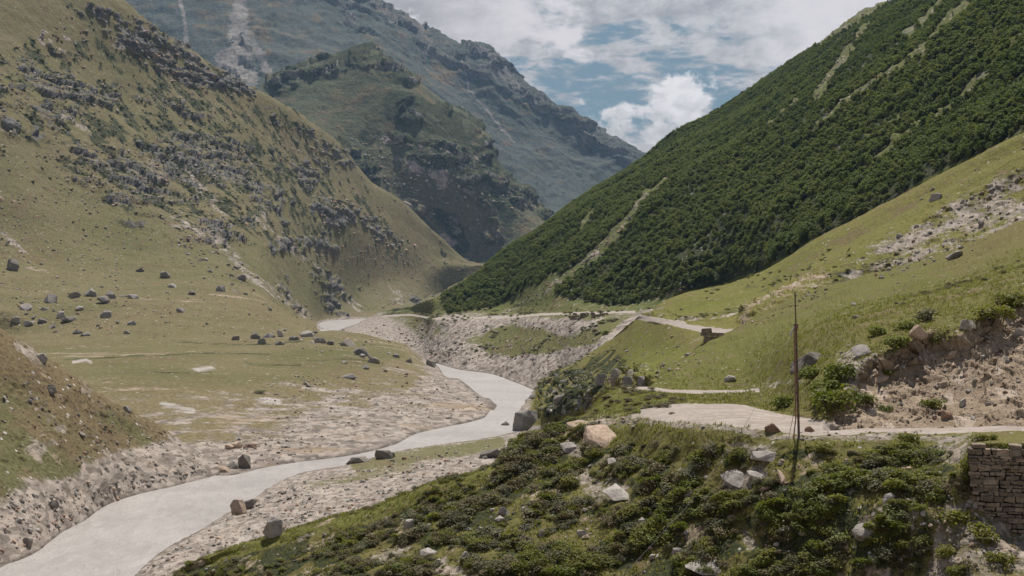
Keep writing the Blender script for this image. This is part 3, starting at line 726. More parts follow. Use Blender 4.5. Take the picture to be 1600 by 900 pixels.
def land_right():
    """right side of the valley: gravelly bank, far road, wooded hillside"""
    Z = Zp
    def B(x, y):                      # on the straight slope from the water's edge to the road
        xs = (600, 640, 680, 720, 766, 796, 842, 870)
        a = np.interp(x, xs, (926, 855, 760, 694, 663, 617, 545, 508))
        b = np.interp(x, xs, (1630, 1344, 907, 839, 810, 790, 723, 688)); zb = np.interp(x, xs, (7, 14, 20, 21.5, 22.5, 23.3, 26, 27))
        s = zb / (b - a)
        return (x, y, (40 + s * a) / ((y - 450) / FPX + s))
    r = [
        [ZY(500, -2.5, 920), ZY(600, -2.5, 880), ZY(640, -2.5, 830), ZY(680, -2.5, 740), ZY(720, -2.5, 670), ZY(766, -2.5, 635), ZY(796, -2.5, 590), ZY(842, -2.5, 515), ZY(870, -2.5, 480), ZY(1000, -2.5, 440), ZY(1250, -2.5, 420), ZY(1900, -2.5, 250)],
        [Z(500, 547, -2), Z(540, 547, 0), Z(600, 546, 0), Z(640, 554, 0), Z(680, 567, 0), Z(720, 578, 0), Z(766, 584, 0), Z(796, 594, 0), Z(842, 613, 0), Z(870, 625, 0), Z(1000, 640, 0), Z(1130, 640, 3), (1250, 600, 450), (1900, 520, 265)],
        [Z(500, 528, -1.5), Z(540, 525, 2), B(600, 528), B(640, 536), B(680, 547), B(720, 557), B(766, 564), B(796, 572), B(842, 588), B(870, 595), Z(950, 590, 11), Z(1130, 580, 14), (1250, 540, 460), (1900, 450, 270)],
        [ZY(500, -2, 1380), Z(540, 514, .6), Z(560, 510, 1.5), B(600, 506), B(640, 509), B(680, 515), B(720, 522), B(766, 528), B(796, 530), B(842, 536), B(870, 540), Z(950, 535, 20.5), Z(1130, 520, 24), (1250, 490, 470), (1900, 380, 275)],
        [ZY(500, -2, 1480), ZY(540, -1, 1560), Z(570, 502, 1), Z(600, 495, 7), Z(640, 493, 14), Z(680, 499, 20), Z(720, 499, 21.5), Z(766, 498, 22.5), Z(796, 497, 23.3), Z(842, 493, 26), Z(870, 492, 27), Z(950, 490, 29), Z(1000, 488, 30), Z(1130, 470, 35), (1250, 460, 480), (1900, 330, 282)],
        [ZY(500, -2, 1500), ZY(540, -1, 1590), Z(570, 501, 1), Z(600, 493, 7.4), Z(640, 490.5, 14.6), Z(680, 496, 20.4), Z(720, 496, 21.9), Z(766, 495, 22.9), Z(796, 494, 23.7), Z(842, 490, 26.4), Z(870, 489.5, 27.3), Z(950, 487.5, 29.3), Z(1000, 485, 30.3), Z(1130, 466, 35.5), (1250, 450, 485), (1900, 300, 285)],
        [ZY(500, -2.5, 1600), ZY(540, -2, 1620), ZY(570, 0, 1800), Z(600, 491, 8.5), (640, 486, 1500), (680, 487, 1010), (720, 481, 960), (766, 480, 925), (796, 482, 900), (842, 480, 790), (870, 473, 750), (950, 477, 680), (1000, 472, 660), (1060, 455, 620), (1130, 440, 580), (1200, 415, 530), (1290, 362, 490), (1400, 305, 455), (1500, 250, 425), (1600, 200, 400), (1750, 120, 340), (1900, 70, 300)],
        [ZY(500, -2.5, 1700), ZY(570, -1, 1850), (600, 488, 1850), (640, 481, 1540), (680, 472, 1040), (720, 457, 1010), (766, 441, 980), (796, 432, 960), (842, 430, 870), (870, 425, 820), (950, 410, 750), (1000, 395, 720), (1060, 375, 690), (1130, 350, 665), (1200, 320, 630), (1300, 270, 595), (1400, 220, 560), (1500, 170, 530), (1600, 120, 500), (1750, 30, 440), (1900, -20, 400)],
        [ZY(500, -2.5, 1800), ZY(570, -1, 1880), (600, 486, 1870), (640, 480, 1560), (680, 467, 1080), (720, 449, 1060), (766, 419, 1040), (796, 402, 1020), (842, 388, 970), (870, 373, 950), (950, 340, 900), (1000, 315, 880), (1060, 285, 860), (1130, 250, 840), (1200, 210, 810), (1300, 150, 770), (1400, 100, 720), (1500, 50, 680), (1600, 0, 630), (1750, -80, 580), (1900, -130, 540)],
        [ZY(500, -3, 1900), ZY(570, -2, 1920), (600, 487, 1890), (640, 480, 1580), (660, 472, 1300), (690, 463, 1110), (733, 441, 1150), (783, 401, 1180), (833, 364, 1200), (866, 338, 1220), (913, 306, 1250), (963, 277, 1280), (1006, 253, 1300), (1066, 206, 1330), (1133, 168, 1350), (1219, 111, 1360), (1279, 75, 1350), (1346, 24, 1330), (1400, 0, 1300), (1500, -60, 1260), (1600, -120, 1200), (1900, -290, 1100)],
        [ZY(500, -3, 2200), ZY(600, -3, 2100), ZY(690, 0, 1400), ZY(913, 60, 1550), ZY(1400, 200, 1700), ZY(1900, 320, 1500)],
    ]
    L = Layer('right', r, 500, 1900, 1.6, 420)
    px, py, P = L.px0, L.py0, L.P0
    up = smooth01(P[..., 2], 0.2, 5)
    wood_h = smooth01(P[..., 2], 35, 70)
    L.push(fbm(P, 110, 4, 0.5, 401) * (0.5 + 7 * wood_h) * up * smooth01(P[..., 1], 300, 600))
    roadm = strip(px, py, [(600, 494), (640, 492), (680, 497.5), (720, 497.5), (766, 496.5), (796, 495.5), (842, 491.5), (870, 490.7), (950, 488.7), (990, 488)], 1.6, 2.2, 0.35)
    L.push(fbm(P, 11, 4, 0.55, 405) * 0.9 * smooth01(P[..., 2], -.5, 1.5) * (1 - roadm))
    L.push(smooth01(fbm(P, 4, 2, 0.5, 409), 0.22, 0.5) * 0.8 * smooth01(P[..., 2], -.5, 1) * (1 - roadm) * (1 - wood_h))
    # bare stony runs in the wood
    gaps = np.zeros(px.shape)
    G = [([(1485, 0), (1450, 35), (1412, 60)], 7, 4), ([(1510, 15), (1470, 50), (1445, 80), (1385, 118), (1315, 165), (1272, 200)], 12, 4), ([(1330, 82), (1305, 110), (1290, 130), (1275, 155)], 11, 7), ([(1245, 158), (1215, 190), (1160, 225)], 6, 3), ([(1552, 108), (1500, 155), (1470, 178), (1420, 205), (1385, 240), (1320, 285)], 7, 3),
         ([(1400, 180), (1370, 213), (1330, 225)], 4, 2), ([(1395, -5), (1350, 25), (1300, 60), (1280, 75)], 8, 6), ([(1010, 300), (985, 345), (945, 380), (905, 415), (870, 440), (835, 465), (780, 492)], 9, 9), ([(1040, 285), (1000, 320)], 8, 6), ([(1600, 60), (1580, 80)], 5, 4), ([(1360, 45), (1340, 65)], 6, 5), ([(930, 330), (905, 360)], 3, 3)]
    for a, w0, w1 in G: gaps = np.maximum(gaps, strip(px, py, a, w0 * 0.62 + .6, w1 * 0.62 + .6))
    crags(L, gaps * smooth01(P[..., 2], 60, 100), 14, 4, 421, (0.4, 0))
    L.finish()
    L.gaps = gaps
    base = 7 + np.interp(L.U, [560, 680, 690, 760, 870, 900, 960, 1000, 1060, 1130, 1200, 1290, 1400, 1500, 1600, 1900], [440, 468, 488, 474, 452, 466, 470, 466, 450, 436, 411, 357, 300, 246, 196, 60])[None, :]
    wood = smooth01(base - py + 10 * fbm(P, 50, 3, 0.5, 431), -3, 5) * (px > 676)
    tongue = poly(px, py, [(690, 470), (700, 490), (775, 478), (845, 440), (885, 410), (930, 380), (900, 330), (700, 430)], 5)
    wood = np.where((px < 868) & (py > 400), np.minimum(1, tongue), wood)
    wood *= 1 - smooth01(gaps + .5 * fbm(P, 24, 3, .5, 433), 0.12, 0.5) * smooth01(gaps, .02, .1)
    L.wood = wood
    bank = smooth01(py, 470, 500)
    gv = bank * (0.42 + 0.75 * fbm(P, 60, 5, 0.6, 435) + 0.35 * strip(px, py, [(680, 540), (760, 575), (850, 600)], 26) + 0.5 * strip(px, py, [(700, 505), (780, 508), (900, 510), (940, 520)], 12) + 0.75 * strip(px, py, [(1040, 470), (990, 510), (930, 545), (870, 560), (780, 575)], 12))
    gv -= 0.9 * poly(px, py, [(765, 515), (800, 505), (850, 520), (880, 545), (840, 552), (760, 545)], 14) + 0.9 * poly(px, py, [(905, 520), (950, 500), (965, 505), (940, 540), (890, 545)], 8)
    gv -= 0.7 * poly(px, py, [(630, 490), (700, 468), (690, 490), (650, 500)], 8)
    gv = np.where(px < 665, np.maximum(gv, (1 - smooth01(P[..., 2], 4, 14)) * 0.8), gv)
    gv = np.maximum(gv, (1 - smooth01(P[..., 2] + 2 * fbm(P, 20, 3, .5, 441), 1.5, 5)) * 0.85)
    gv = np.maximum(gv, gaps * 0.52 * smooth01(fbm(P, 10, 4, .6, 445) + .12, 0, .3))
    rk = gaps * smooth01(P[..., 2], 70, 120) * 0.55 * smooth01(fbm(P, 22, 3, .5, 447), -.05, .25)
    lush = 0.62 + 0.5 * fbm(P, 70, 4, 0.5, 451) + 0.3 * (1 - bank)
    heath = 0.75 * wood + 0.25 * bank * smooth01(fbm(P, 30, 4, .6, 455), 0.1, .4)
    sandy = np.maximum(strip(px, py, [(1000, 500), (960, 525), (925, 548)], 2.0) * 0.55, 0)
    set_attr(L, np.clip(gv, 0, 1), rk, np.clip(lush, 0, 1), 0.35 * strip(px, py, [(1060, 455), (1000, 475), (900, 478)], 8), heath, sandy)
    LAYERS['right'] = L
    fr = (roadm[:-1, :-1] > 0.5)
    emit(L, 'wooded_hillside', M['hillside'], ~fr)
    tag(link('distant_road', grid_mesh('distant_road', L.P, fr, [M['road']], {})), None, None, None, 'structure')


def land_lawn():
    """the grass spur in the middle distance, with the road cut across it"""
    Z = Zp
    r = [
        [ZY(760, -2.5, 370), ZY(840, -2.5, 385), ZY(870, -2.5, 390), (900, 665, 364), (940, 648, 322), (1000, 625, 258), (1100, 612, 205), (1200, 600, 163), (1300, 570, 167), (1400, 530, 173), (1600, 470, 183), (1900, 390, 190)],
        [ZY(760, -2.5, 400), Z(790, 676, -1.5), Z(815, 668, .3), Z(840, 658, 3), Z(870, 645, 7), Z(900, 630, 11), Z(940, 615, 16), Z(1000, 598, 22), Z(1100, 582, 27), Z(1200, 565, 30), (1300, 530, 208), (1400, 500, 225), (1600, 425, 230), (1900, 320, 250)],
        [ZY(760, -2.5, 450), Z(790, 655, -2), Z(815, 640, .2), Z(840, 622, 3), Z(870, 604, 8.5), Z(900, 590, 13), Z(940, 570, 18), Z(1000, 547, 25), Z(1050, 547, 27), Z(1100, 545, 28.5), Z(1200, 530, 31), (1300, 490, 270), (1400, 455, 275), (1600, 370, 285), (1900, 255, 300)],
        [ZY(760, -3, 520), ZY(815, -2.5, 540), Z(840, 606, 2), Z(870, 585, 10), Z(900, 567, 15), Z(940, 540, 21), Z(970, 518, 26.5), Z(1000, 498, 31.3), Z(1050, 508, 31.3), Z(1100, 519, 30.8), Z(1150, 524, 30.5), (1200, 512, 292), (1300, 470, 300), (1400, 435, 308), (1600, 335, 325), (1900, 220, 330)],
        [ZY(760, -3, 600), ZY(840, -2.5, 590), ZY(870, 2, 560), ZY(900, 8, 540), ZY(940, 16, 520), ZY(970, 24, 430), Z(1000, 494, 32), Z(1050, 502, 32), Z(1100, 512, 31.4), Z(1150, 516, 31.2), (1200, 502, 300), (1300, 455, 315), (1400, 418, 322), (1600, 315, 340), (1900, 200, 342)],
        [ZY(760, -3, 640), ZY(870, -2, 620), ZY(940, 8, 570), ZY(970, 20, 470), (1000, 491, 410), (1030, 486, 385), (1050, 486, 365), (1100, 493, 335), (1150, 490, 325), (1200, 474, 325), (1300, 427, 340), (1400, 386, 348), (1600, 292, 355), (1900, 178, 355)],
        [ZY(760, -3, 700), ZY(870, -3, 660), ZY(940, 0, 620), ZY(1000, 20, 460), (1030, 474, 430), (1060, 461, 430), (1100, 452, 432), (1130, 447, 432), (1200, 420, 430), (1266, 380, 420), (1290, 367, 415), (1400, 309, 405), (1500, 256, 395), (1600, 206, 385), (1900, 75, 368)],
        [ZY(760, -4, 720), ZY(940, -3, 680), ZY(1000, 5, 520), ZY(1060, 22, 470), ZY(1130, 30, 470), ZY(1290, 40, 455), ZY(1600, 62, 425), ZY(1900, 70, 400)],
    ]
    L = Layer('lawn', r, 760, 1900, 1.35, 380)
    px, py, P = L.px0, L.py0, L.P0
    roadc = [(996, 495.5), (1025, 500), (1050, 505), (1100, 515.5), (1135, 520), (1165, 517)]
    roadm = strip(px, py, roadc, 4.5, 4.5, 0.3)
    flat = 1 - roadm
    L.push(fbm(P, 40, 4, 0.5, 501) * 1.1 * flat)
    L.lift(fbm(P, 16, 4, 0.55, 504) * 0.6 * flat)
    L.lift(fbm(P, 6, 4, 0.55, 505) * 0.30 * flat)
    # ridge that runs up behind the gully
    L.push(2.6 * strip(px, py, [(1180, 495), (1270, 440), (1360, 390), (1470, 330), (1600, 262)], 22, 26) * flat)
    L.push(-1.6 * strip(px, py, [(1060, 488), (1160, 470), (1260, 420), (1400, 345), (1600, 240)], 16, 20) * flat)
    cliff = poly(px, py, [(845, 600), (868, 585), (905, 580), (940, 600), (965, 585), (1020, 575), (1030, 600), (960, 612), (930, 640), (860, 660), (838, 640)], 8)
    crags(L, cliff, 5.5, 3.2, 511, (0.1, 0))
    crags(L, cliff, 2.2, 1.0, 515, (-0.4, 0))
    talus = poly(px, py, [(1330, 420), (1400, 370), (1480, 320), (1600, 270), (1660, 260), (1660, 330), (1540, 385), (1470, 410), (1380, 440), (1310, 455)], 24)
    ero = strip(px, py, [(1165, 508), (1200, 490), (1250, 462), (1290, 445)], 12, 14)
    cut = strip(px, py, [(1030, 488), (1080, 495), (1130, 498), (1165, 490)], 8, 9)
    L.push((talus + ero) * (smooth01(fbm(P, 2.2, 2, 0.5, 519), 0.1, 0.45) * 0.7 - 0.4))
    crags(L, ero * 0.9 + cut * 0.8, 3.0, 0.9, 523, (0.3, 0))
    L.finish()
    gv = talus * (0.54 + 0.7 * fbm(P, 9, 4, .6, 531)) + cut * 0.62 * smooth01(fbm(P, 6, 3, .5, 533), -.2, .15)
    gv = np.maximum(gv, 0.42 * strip(px, py, [(1010, 505), (1060, 520), (1110, 535)], 8) * smooth01(fbm(P, 6, 3, .5, 535), -.1, .25))
    gv = np.maximum(gv, smooth01(fbm(P, 10, 4, .6, 537), 0.22, .5) * 0.5 * poly(px, py, [(900, 590), (1000, 520), (1100, 545), (1040, 590), (940, 610)], 20))
    gv = np.maximum(gv, 0.6 * (1 - smooth01(P[..., 2], 1, 4)))
    rk = cliff * 0.5 * smooth01(fbm(P, 7, 3, .5, 540) + .1, -.1, .3)
    heath = 0.72 * poly(px, py, [(840, 600), (870, 580), (960, 540), (985, 570), (960, 600), (930, 640), (850, 660)], 14) * smooth01(fbm(P, 9, 3, .5, 541) + .35, 0, .35)
    heath = np.maximum(heath, 0.52 * poly(px, py, [(1290, 440), (1380, 400), (1480, 385), (1540, 390), (1470, 412), (1380, 440), (1300, 462)], 10))
    heath = np.maximum(heath, 0.45 * strip(px, py, [(1055, 492), (1110, 486), (1170, 470)], 7))
    heath = np.maximum(heath, 0.40 * strip(px, py, [(1120, 455), (1230, 430), (1340, 370)], 14) * smooth01(fbm(P, 12, 4, .6, 545), -.1, .25))
    lush = 0.55 + 0.5 * fbm(P, 50, 4, .5, 547) + 0.2 * poly(px, py, [(1060, 485), (1250, 420), (1300, 370), (1040, 470)], 14) + 0.4 * poly(px, py, [(940, 600), (1000, 520), (1090, 550), (1030, 595)], 12)
    set_attr(L, np.clip(gv, 0, 1), rk, np.clip(lush, 0, 1), np.clip(ero * (0.45 + 0.5 * fbm(P, 5, 3, .5, 551)) + 0.3 * talus, 0, 1), heath, 0)
    L.talus = talus
    LAYERS['lawn'] = L
    fr = roadm[:-1, :-1] > 0.5
    emit(L, 'grass_spur', M['lawn'], ~fr)
    tag(link('mountain_road', grid_mesh('mountain_road', L.P, fr, [M['road']], {})), None, None, None, 'structure')


def land_bar():
    Z = Zp
    r = [
        [Z(180, 960, 1), Z(300, 930, 1.5), Z(400, 890, 3.5), Z(533, 850, 5.5), Z(633, 815, 6.5), Z(700, 785, 6.8), Z(783, 745, 6.5), Z(860, 715, 6)],
        [Z(180, 940, 0), Z(213, 910, .3), Z(250, 880, .9), Z(310, 852, 1.3), Z(353, 836, 1.9), Z(423, 802, 2.5), Z(483, 778, 3), Z(533, 766, 3), Z(626, 738, 3), Z(693, 720, 3), Z(773, 702, 2.5), Z(860, 690, 1.5)],
        [Z(180, 925, -.2), Z(213, 897, 0), Z(250, 863, 0), Z(310, 830, 0), Z(353, 803, 0), Z(380, 790, 0), Z(423, 761, 0), Z(440, 751, 0), Z(483, 736, 0), Z(533, 728, 0), Z(626, 704, 0), Z(693, 694, 0), Z(773, 682, 0), Z(800, 676, 0), Z(860, 668, 0)],
        [ZY(180, -2.5, 200), ZY(310, -2.5, 245), ZY(423, -2.5, 300), ZY(533, -2.5, 332), ZY(693, -2.5, 380), ZY(860, -2.5, 420)],
    ]
    L = Layer('bar', r, 180, 860, 1.2, 190)
    px, py, P = L.px0, L.py0, L.P0
    up = smooth01(P[..., 2], -.4, .8)
    L.push(fbm(P, 14, 4, .5, 601) * 0.45 * up)
    L.push(fbm(P, 2.6, 3, .55, 605) * 0.26 * up)
    L.push(smooth01(fbm(P, 1.3, 2, .5, 607), .22, .5) * 0.30 * up)
    L.finish()
    gv = 0.80 + 0.4 * fbm(P, 16, 4, .55, 611) - 0.62 * strip(px, py, [(560, 725), (620, 718), (700, 705), (780, 692)], 12, 9) - 0.3 * strip(px, py, [(480, 760), (560, 745), (640, 733)], 6)
    set_attr(L, np.clip(gv, 0, 1), 0, 0.45 + .4 * fbm(P, 20, 3, .5, 613), 0.22, 0, 0)
    LAYERS['bar'] = L
    emit(L, 'gravel_bar', M['bar'])


def land_near():
    """the near bank: scrub slope, road bench, cut bank and the lawn above it"""
    r = [
        [(-80, 1250, 85), (283, 1200, 70), (533, 1150, 62), (866, 1150, 57), (1250, 1150, 51), (1600, 1150, 44), (1950, 1150, 40)],
        [(-80, 1030, 100), (150, 955, 95), (283, 908, 85), (400, 902, 80), (533, 900, 74), (633, 900, 71), (700, 900, 69), (783, 900, 67.5), (866, 900, 66.5), (1000, 900, 65), (1100, 900, 63), (1250, 900, 60), (1350, 900, 58.5), (1450, 900, 57), (1520, 895, 55.5), (1600, 905, 54.5), (1950, 930, 50)],
        [(-80, 1020, 101), (150, 950, 95.5), (283, 902, 85.5), (400, 874, 82.5), (533, 857, 79), (633, 838, 77.5), (700, 825, 76.5), (783, 808, 76), (866, 785, 75), (1000, 775, 71), (1100, 780, 67.5), (1250, 790, 63), (1350, 790, 60.8), (1450, 790, 59.2), (1500, 792, 59.0), (1520, 752, 60.0), (1560, 775, 59.8), (1600, 802, 59.4), (1950, 860, 56.5)],
        [(-80, 1017, 101.5), (150, 947, 96), (283, 897, 85.8), (400, 860, 84), (533, 834, 81.8), (633, 806, 81), (700, 786, 80.5), (783, 760, 80.7), (866, 722, 82), (940, 708, 79.5), (1000, 708, 76), (1100, 720, 70), (1250, 732, 65.6), (1350, 728, 64.4), (1450, 722, 63.8), (1500, 708, 61.6), (1528, 694, 60.35), (1600, 692, 59.9), (1950, 690, 57.3)],
        [(-80, 1015, 102), (150, 945, 96.5), (283, 893, 86), (340, 867, 85), (400, 847, 85), (467, 827, 84.5), (533, 813, 84), (583, 797, 84), (633, 777, 84), (683, 757, 84), (750, 733, 84.5), (783, 717, 85), (816, 690, 86.5), (866, 668, 88), (900, 655, 88), (940, 652, 86), (1000, 656, 80), (1100, 668, 72.5), (1200, 678, 69), (1250, 682, 68), (1350, 684, 67.6), (1450, 683, 66.6), (1520, 680, 65.4), (1600, 676, 65), (1950, 680, 62)],
        [(-80, 1012, 103), ZY(150, 16, 103), ZY(283, 21, 95), ZY(400, 22, 100), ZY(533, 22.5, 110), ZY(633, 22.7, 115), ZY(783, 22.7, 120), (866, 690, 105), (900, 664, 100), (940, 642, 96), (1000, 633, 92), (1050, 629, 90), (1100, 629, 88), (1150, 632, 85), (1200, 642, 81), (1250, 654, 76), (1350, 664, 72), (1450, 664, 71.3), (1520, 662, 70.5), (1600, 659, 70), (1950, 660, 67)],
        [ZY(-80, 10, 120), ZY(283, 15, 115), ZY(533, 18, 125), ZY(783, 18, 137), ZY(866, 19.5, 125), (900, 690, 122), (935, 630, 101), (965, 607, 104), (1000, 608, 104), (1050, 616, 103), (1100, 619, 103), (1150, 620, 101), (1200, 613, 96), (1250, 612, 82), (1300, 602, 78), (1350, 601, 77), (1450, 596, 77), (1520, 591, 76), (1600, 581, 75), (1950, 575, 72)],
        [ZY(-80, 7, 140), ZY(283, 11, 135), ZY(533, 13, 145), ZY(783, 13, 152), ZY(866, 13, 148), ZY(900, 18, 140), (940, 640, 116), (965, 606, 111), (1000, 604.5, 111), (1050, 607, 111), (1100, 608, 111), (1150, 607, 111), (1190, 602, 106), (1250, 572, 92), (1300, 556, 84), (1350, 541, 82), (1450, 521, 82), (1520, 502, 82), (1600, 486, 82), (1950, 470, 80)],
        [ZY(-80, 4, 160), ZY(283, 7, 155), ZY(533, 8, 160), ZY(783, 8, 165), ZY(866, 8, 168), ZY(900, 13, 160), ZY(940, 22, 140), ZY(1000, 29.5, 130), (1035, 588, 124), (1100, 576, 125), (1150, 561, 125), (1200, 545, 120), (1250, 521, 110), (1300, 501, 105), (1350, 491, 102), (1450, 471, 100), (1520, 456, 98), (1600, 436, 96), (1950, 400, 92)],
        [ZY(-80, 1, 180), ZY(283, 3, 170), ZY(533, 4, 175), ZY(783, 3, 182), ZY(866, 3, 190), ZY(940, 17, 165), ZY(1000, 26, 148), (1040, 581, 140), (1100, 550, 150), (1150, 530, 160), (1200, 508, 160), (1250, 488, 160), (1300, 475, 150), (1350, 462, 140), (1450, 437, 135), (1520, 420, 130), (1600, 395, 125), (1950, 330, 118)],
        [ZY(-80, -2, 200), ZY(283, 0, 185), ZY(533, 1, 188), ZY(783, 0, 196), ZY(866, -1, 205), ZY(940, 12, 190), ZY(1000, 23, 165), (1040, 579, 152), (1100, 541, 172), (1140, 520, 187), (1190, 490, 195), (1240, 466, 195), (1300, 446, 190), (1350, 432, 185), (1450, 405, 180), (1520, 380, 175), (1600, 342, 170), (1700, 300, 165), (1950, 200, 158)],
        [ZY(-80, -3, 210), ZY(783, -3, 208), ZY(866, -3, 215), ZY(1000, 20, 185), ZY(1100, 24, 205), ZY(1240, 30, 225), ZY(1450, 36, 210), ZY(1950, 48, 190)],
    ]
    L = Layer('near', r, -80, 1950, 1.15, 520, (230, 1640))
    px, py, P = L.px0, L.py0, L.P0
    road = np.maximum(poly(px, py, [(1000, 652), (1000, 640), (1050, 631), (1100, 630), (1160, 633), (1210, 645), (1260, 655), (1350, 665), (1450, 665), (1560, 661), (1640, 659), (1640, 672), (1540, 675), (1450, 678), (1350, 680), (1290, 681), (1250, 680), (1200, 673), (1100, 664), (1030, 660)], 3.5),
                      strip(px, py, [(950, 602.5), (975, 604.8), (1000, 605.5), (1050, 611), (1100, 612.5), (1150, 613), (1185, 610)], 2.4, 3.0, .4))
    road = np.where(P[..., 1] < 118, road + .5 * fbm(P, 1.6, 3, .6, 699) * (road > .02) * (road < .98), 0)
    slopeA = (1 - smooth01(road, .1, .6)) * (1 - smooth01(px, 1490, 1525) * smooth01(py, 670, 690) * (1 - smooth01(py, 830, 850)) * .95)
    near = smooth01(130 - P[..., 1], 0, 25)
    L.push(fbm(P, 9, 4, .5, 701) * 0.55 * slopeA)
    L.push(fbm(P, 13, 3, .55, 703) * .9 * smooth01(P[..., 1], 105, 130) * slopeA)
    crags(L, smooth01(P[..., 1], 108, 125) * slopeA * (px > 1030), 0.9, 0.20, 709, (0, 0), .6, 1.2)
    L.push(fbm(P, 3.2, 3, .55, 704) * .28 * smooth01(P[..., 1], 105, 130) * slopeA)
    L.push(fbm(P, 1.6, 4, .55, 705) * (0.06 + 0.16 * near) * (0.25 + .75 * slopeA))
    # the cut bank above the road
    cut = poly(px, py, [(1290, 668), (1300, 640), (1330, 610), (1350, 575), (1370, 560), (1420, 550), (1455, 535), (1500, 540), (1550, 505), (1640, 470), (1660, 662), (1560, 660), (1450, 664), (1350, 664)], 6)
    lip = strip(px, py, [(1340, 578), (1380, 566), (1420, 556), (1460, 528), (1510, 530), (1560, 500), (1640, 470)], 11, 13)
    L.push(lip * 0.5 * (0.7 + 0.8 * fbm(P, 1.4, 4, .6, 711)))
    L.push(-cut * 0.7)
    crags(L, cut * 0.8, 1.1, 0.30, 715, (0.2, 0))
    L.push(cut * smooth01(fbm(P, .55, 2, .5, 719), .25, .55) * 0.16)
    bare = np.zeros(px.shape)
    for pts, w in (([(900, 735), (935, 725), (985, 760), (985, 785), (930, 790), (905, 770)], 9), ([(1110, 760), (1140, 735), (1195, 715), (1205, 745), (1160, 770)], 9), ([(1405, 760), (1425, 745), (1440, 800), (1430, 860), (1410, 910), (1395, 910), (1420, 840)], 9), ([(1440, 690), (1515, 685), (1505, 730), (1470, 725), (1455, 705)], 7),
                   ([(1470, 790), (1520, 770), (1590, 790), (1640, 850), (1640, 920), (1480, 920), (1440, 900)], 10), ([(660, 875), (690, 860), (720, 880), (760, 905), (690, 910)], 9), ([(560, 870), (600, 845), (650, 840), (640, 860), (590, 880)], 7), ([(1120, 690), (1190, 685), (1230, 700), (1190, 725)], 8), ([(860, 668), (900, 652), (1000, 648), (1010, 660), (900, 668)], 6),
                   ([(1140, 830), (1160, 815), (1190, 850), (1170, 860)], 7), ([(880, 700), (905, 690), (920, 720), (900, 730)], 6)):
        bare = np.maximum(bare, poly(px, py, pts, w))
    edge = strip(px, py, [(1000, 660), (1100, 670), (1200, 680), (1260, 684), (1350, 687), (1450, 686), (1530, 684)], 6)
    bare = np.where(P[..., 1] < 92, bare, 0)
    L.push(-bare * 0.15)
    L.push(bare * smooth01(fbm(P, .6, 2, .5, 723), .2, .5) * 0.12)
    L.finish()
    lawn = smooth01(P[..., 1], 96, 112) * (px > 1020)
    mound = poly(px, py, [(918, 648), (940, 625), (965, 607), (1010, 608), (1060, 625), (1050, 645), (1000, 645)], 5)
    scrub = (1 - lawn) * (1 - cut) * (1 - smooth01(road, .1, .5)) * (1 - .85 * bare) * (1 - .9 * mound) * (1 - smooth01(P[..., 1], 88, 92)) * np.where(px > 930, smooth01(py + 14 * fbm(P, 2.4, 3, .5, 733), 697, 707), 1)
    L.scrub, L.cut, L.lawnm, L.mound, L.road, L.bare = scrub, cut, lawn, mound, road, bare
    gv = np.maximum(edge * 0.55, 0.55 * strip(px, py, [(930, 655), (990, 650), (1030, 655)], 8))
    gv = np.maximum(gv, 0.55 * bare)
    gv = np.maximum(gv, 0.7 * poly(px, py, [(1310, 545), (1350, 540), (1365, 560), (1345, 600), (1320, 610), (1300, 580)], 8))
    gv = np.maximum(gv, 0.45 * strip(px, py, [(1180, 605), (1220, 600), (1250, 590)], 6))
    gv = np.maximum(gv, 0.5 * strip(px, py, [(470, 845), (560, 815), (640, 785)], 7) * smooth01(fbm(P, 3, 3, .5, 731), 0, .3))
    dirt = np.clip(cut * 0.95 + 0.30 * bare + 0.62 * smooth01(fbm(P, 3.2, 4, .6, 735), -.05, .35) * scrub + 0.4 * lip, 0, 1)
    dirt = np.maximum(dirt, 0.6 * poly(px, py, [(1290, 668), (1300, 645), (1500, 640), (1500, 668)], 5))
    heath = 0.74 * scrub * smooth01(fbm(P, 2.6, 4, .6, 739), -.3, .15) + 0.3 * lip
    edgegreen = strip(px, py, [(330, 875), (467, 832), (583, 802), (683, 765), (783, 725)], 12, 9)
    heath = heath * (1 - edgegreen)
    heath = np.maximum(heath, 0.42 * lawn * smooth01(fbm(P, 7, 4, .6, 741), .12, .45))
    lush = 0.5 + 0.35 * fbm(P, 16, 4, .5, 743) + 0.25 * lawn + 0.5 * mound + 0.35 * edgegreen - 0.35 * strip(px, py, [(1500, 400), (1600, 350)], 30)
    set_attr(L, np.clip(gv, 0, 1), 0, np.clip(lush, 0, 1), dirt, np.clip(heath, 0, 1), 0)
    LAYERS['near'] = L
    fr = road[:-1, :-1] > 0.5
    emit(L, 'near_bank', M['bank'], ~fr)
    tag(link('road', grid_mesh('road', L.P, fr, [M['road']], {})), None, None, None, 'structure')


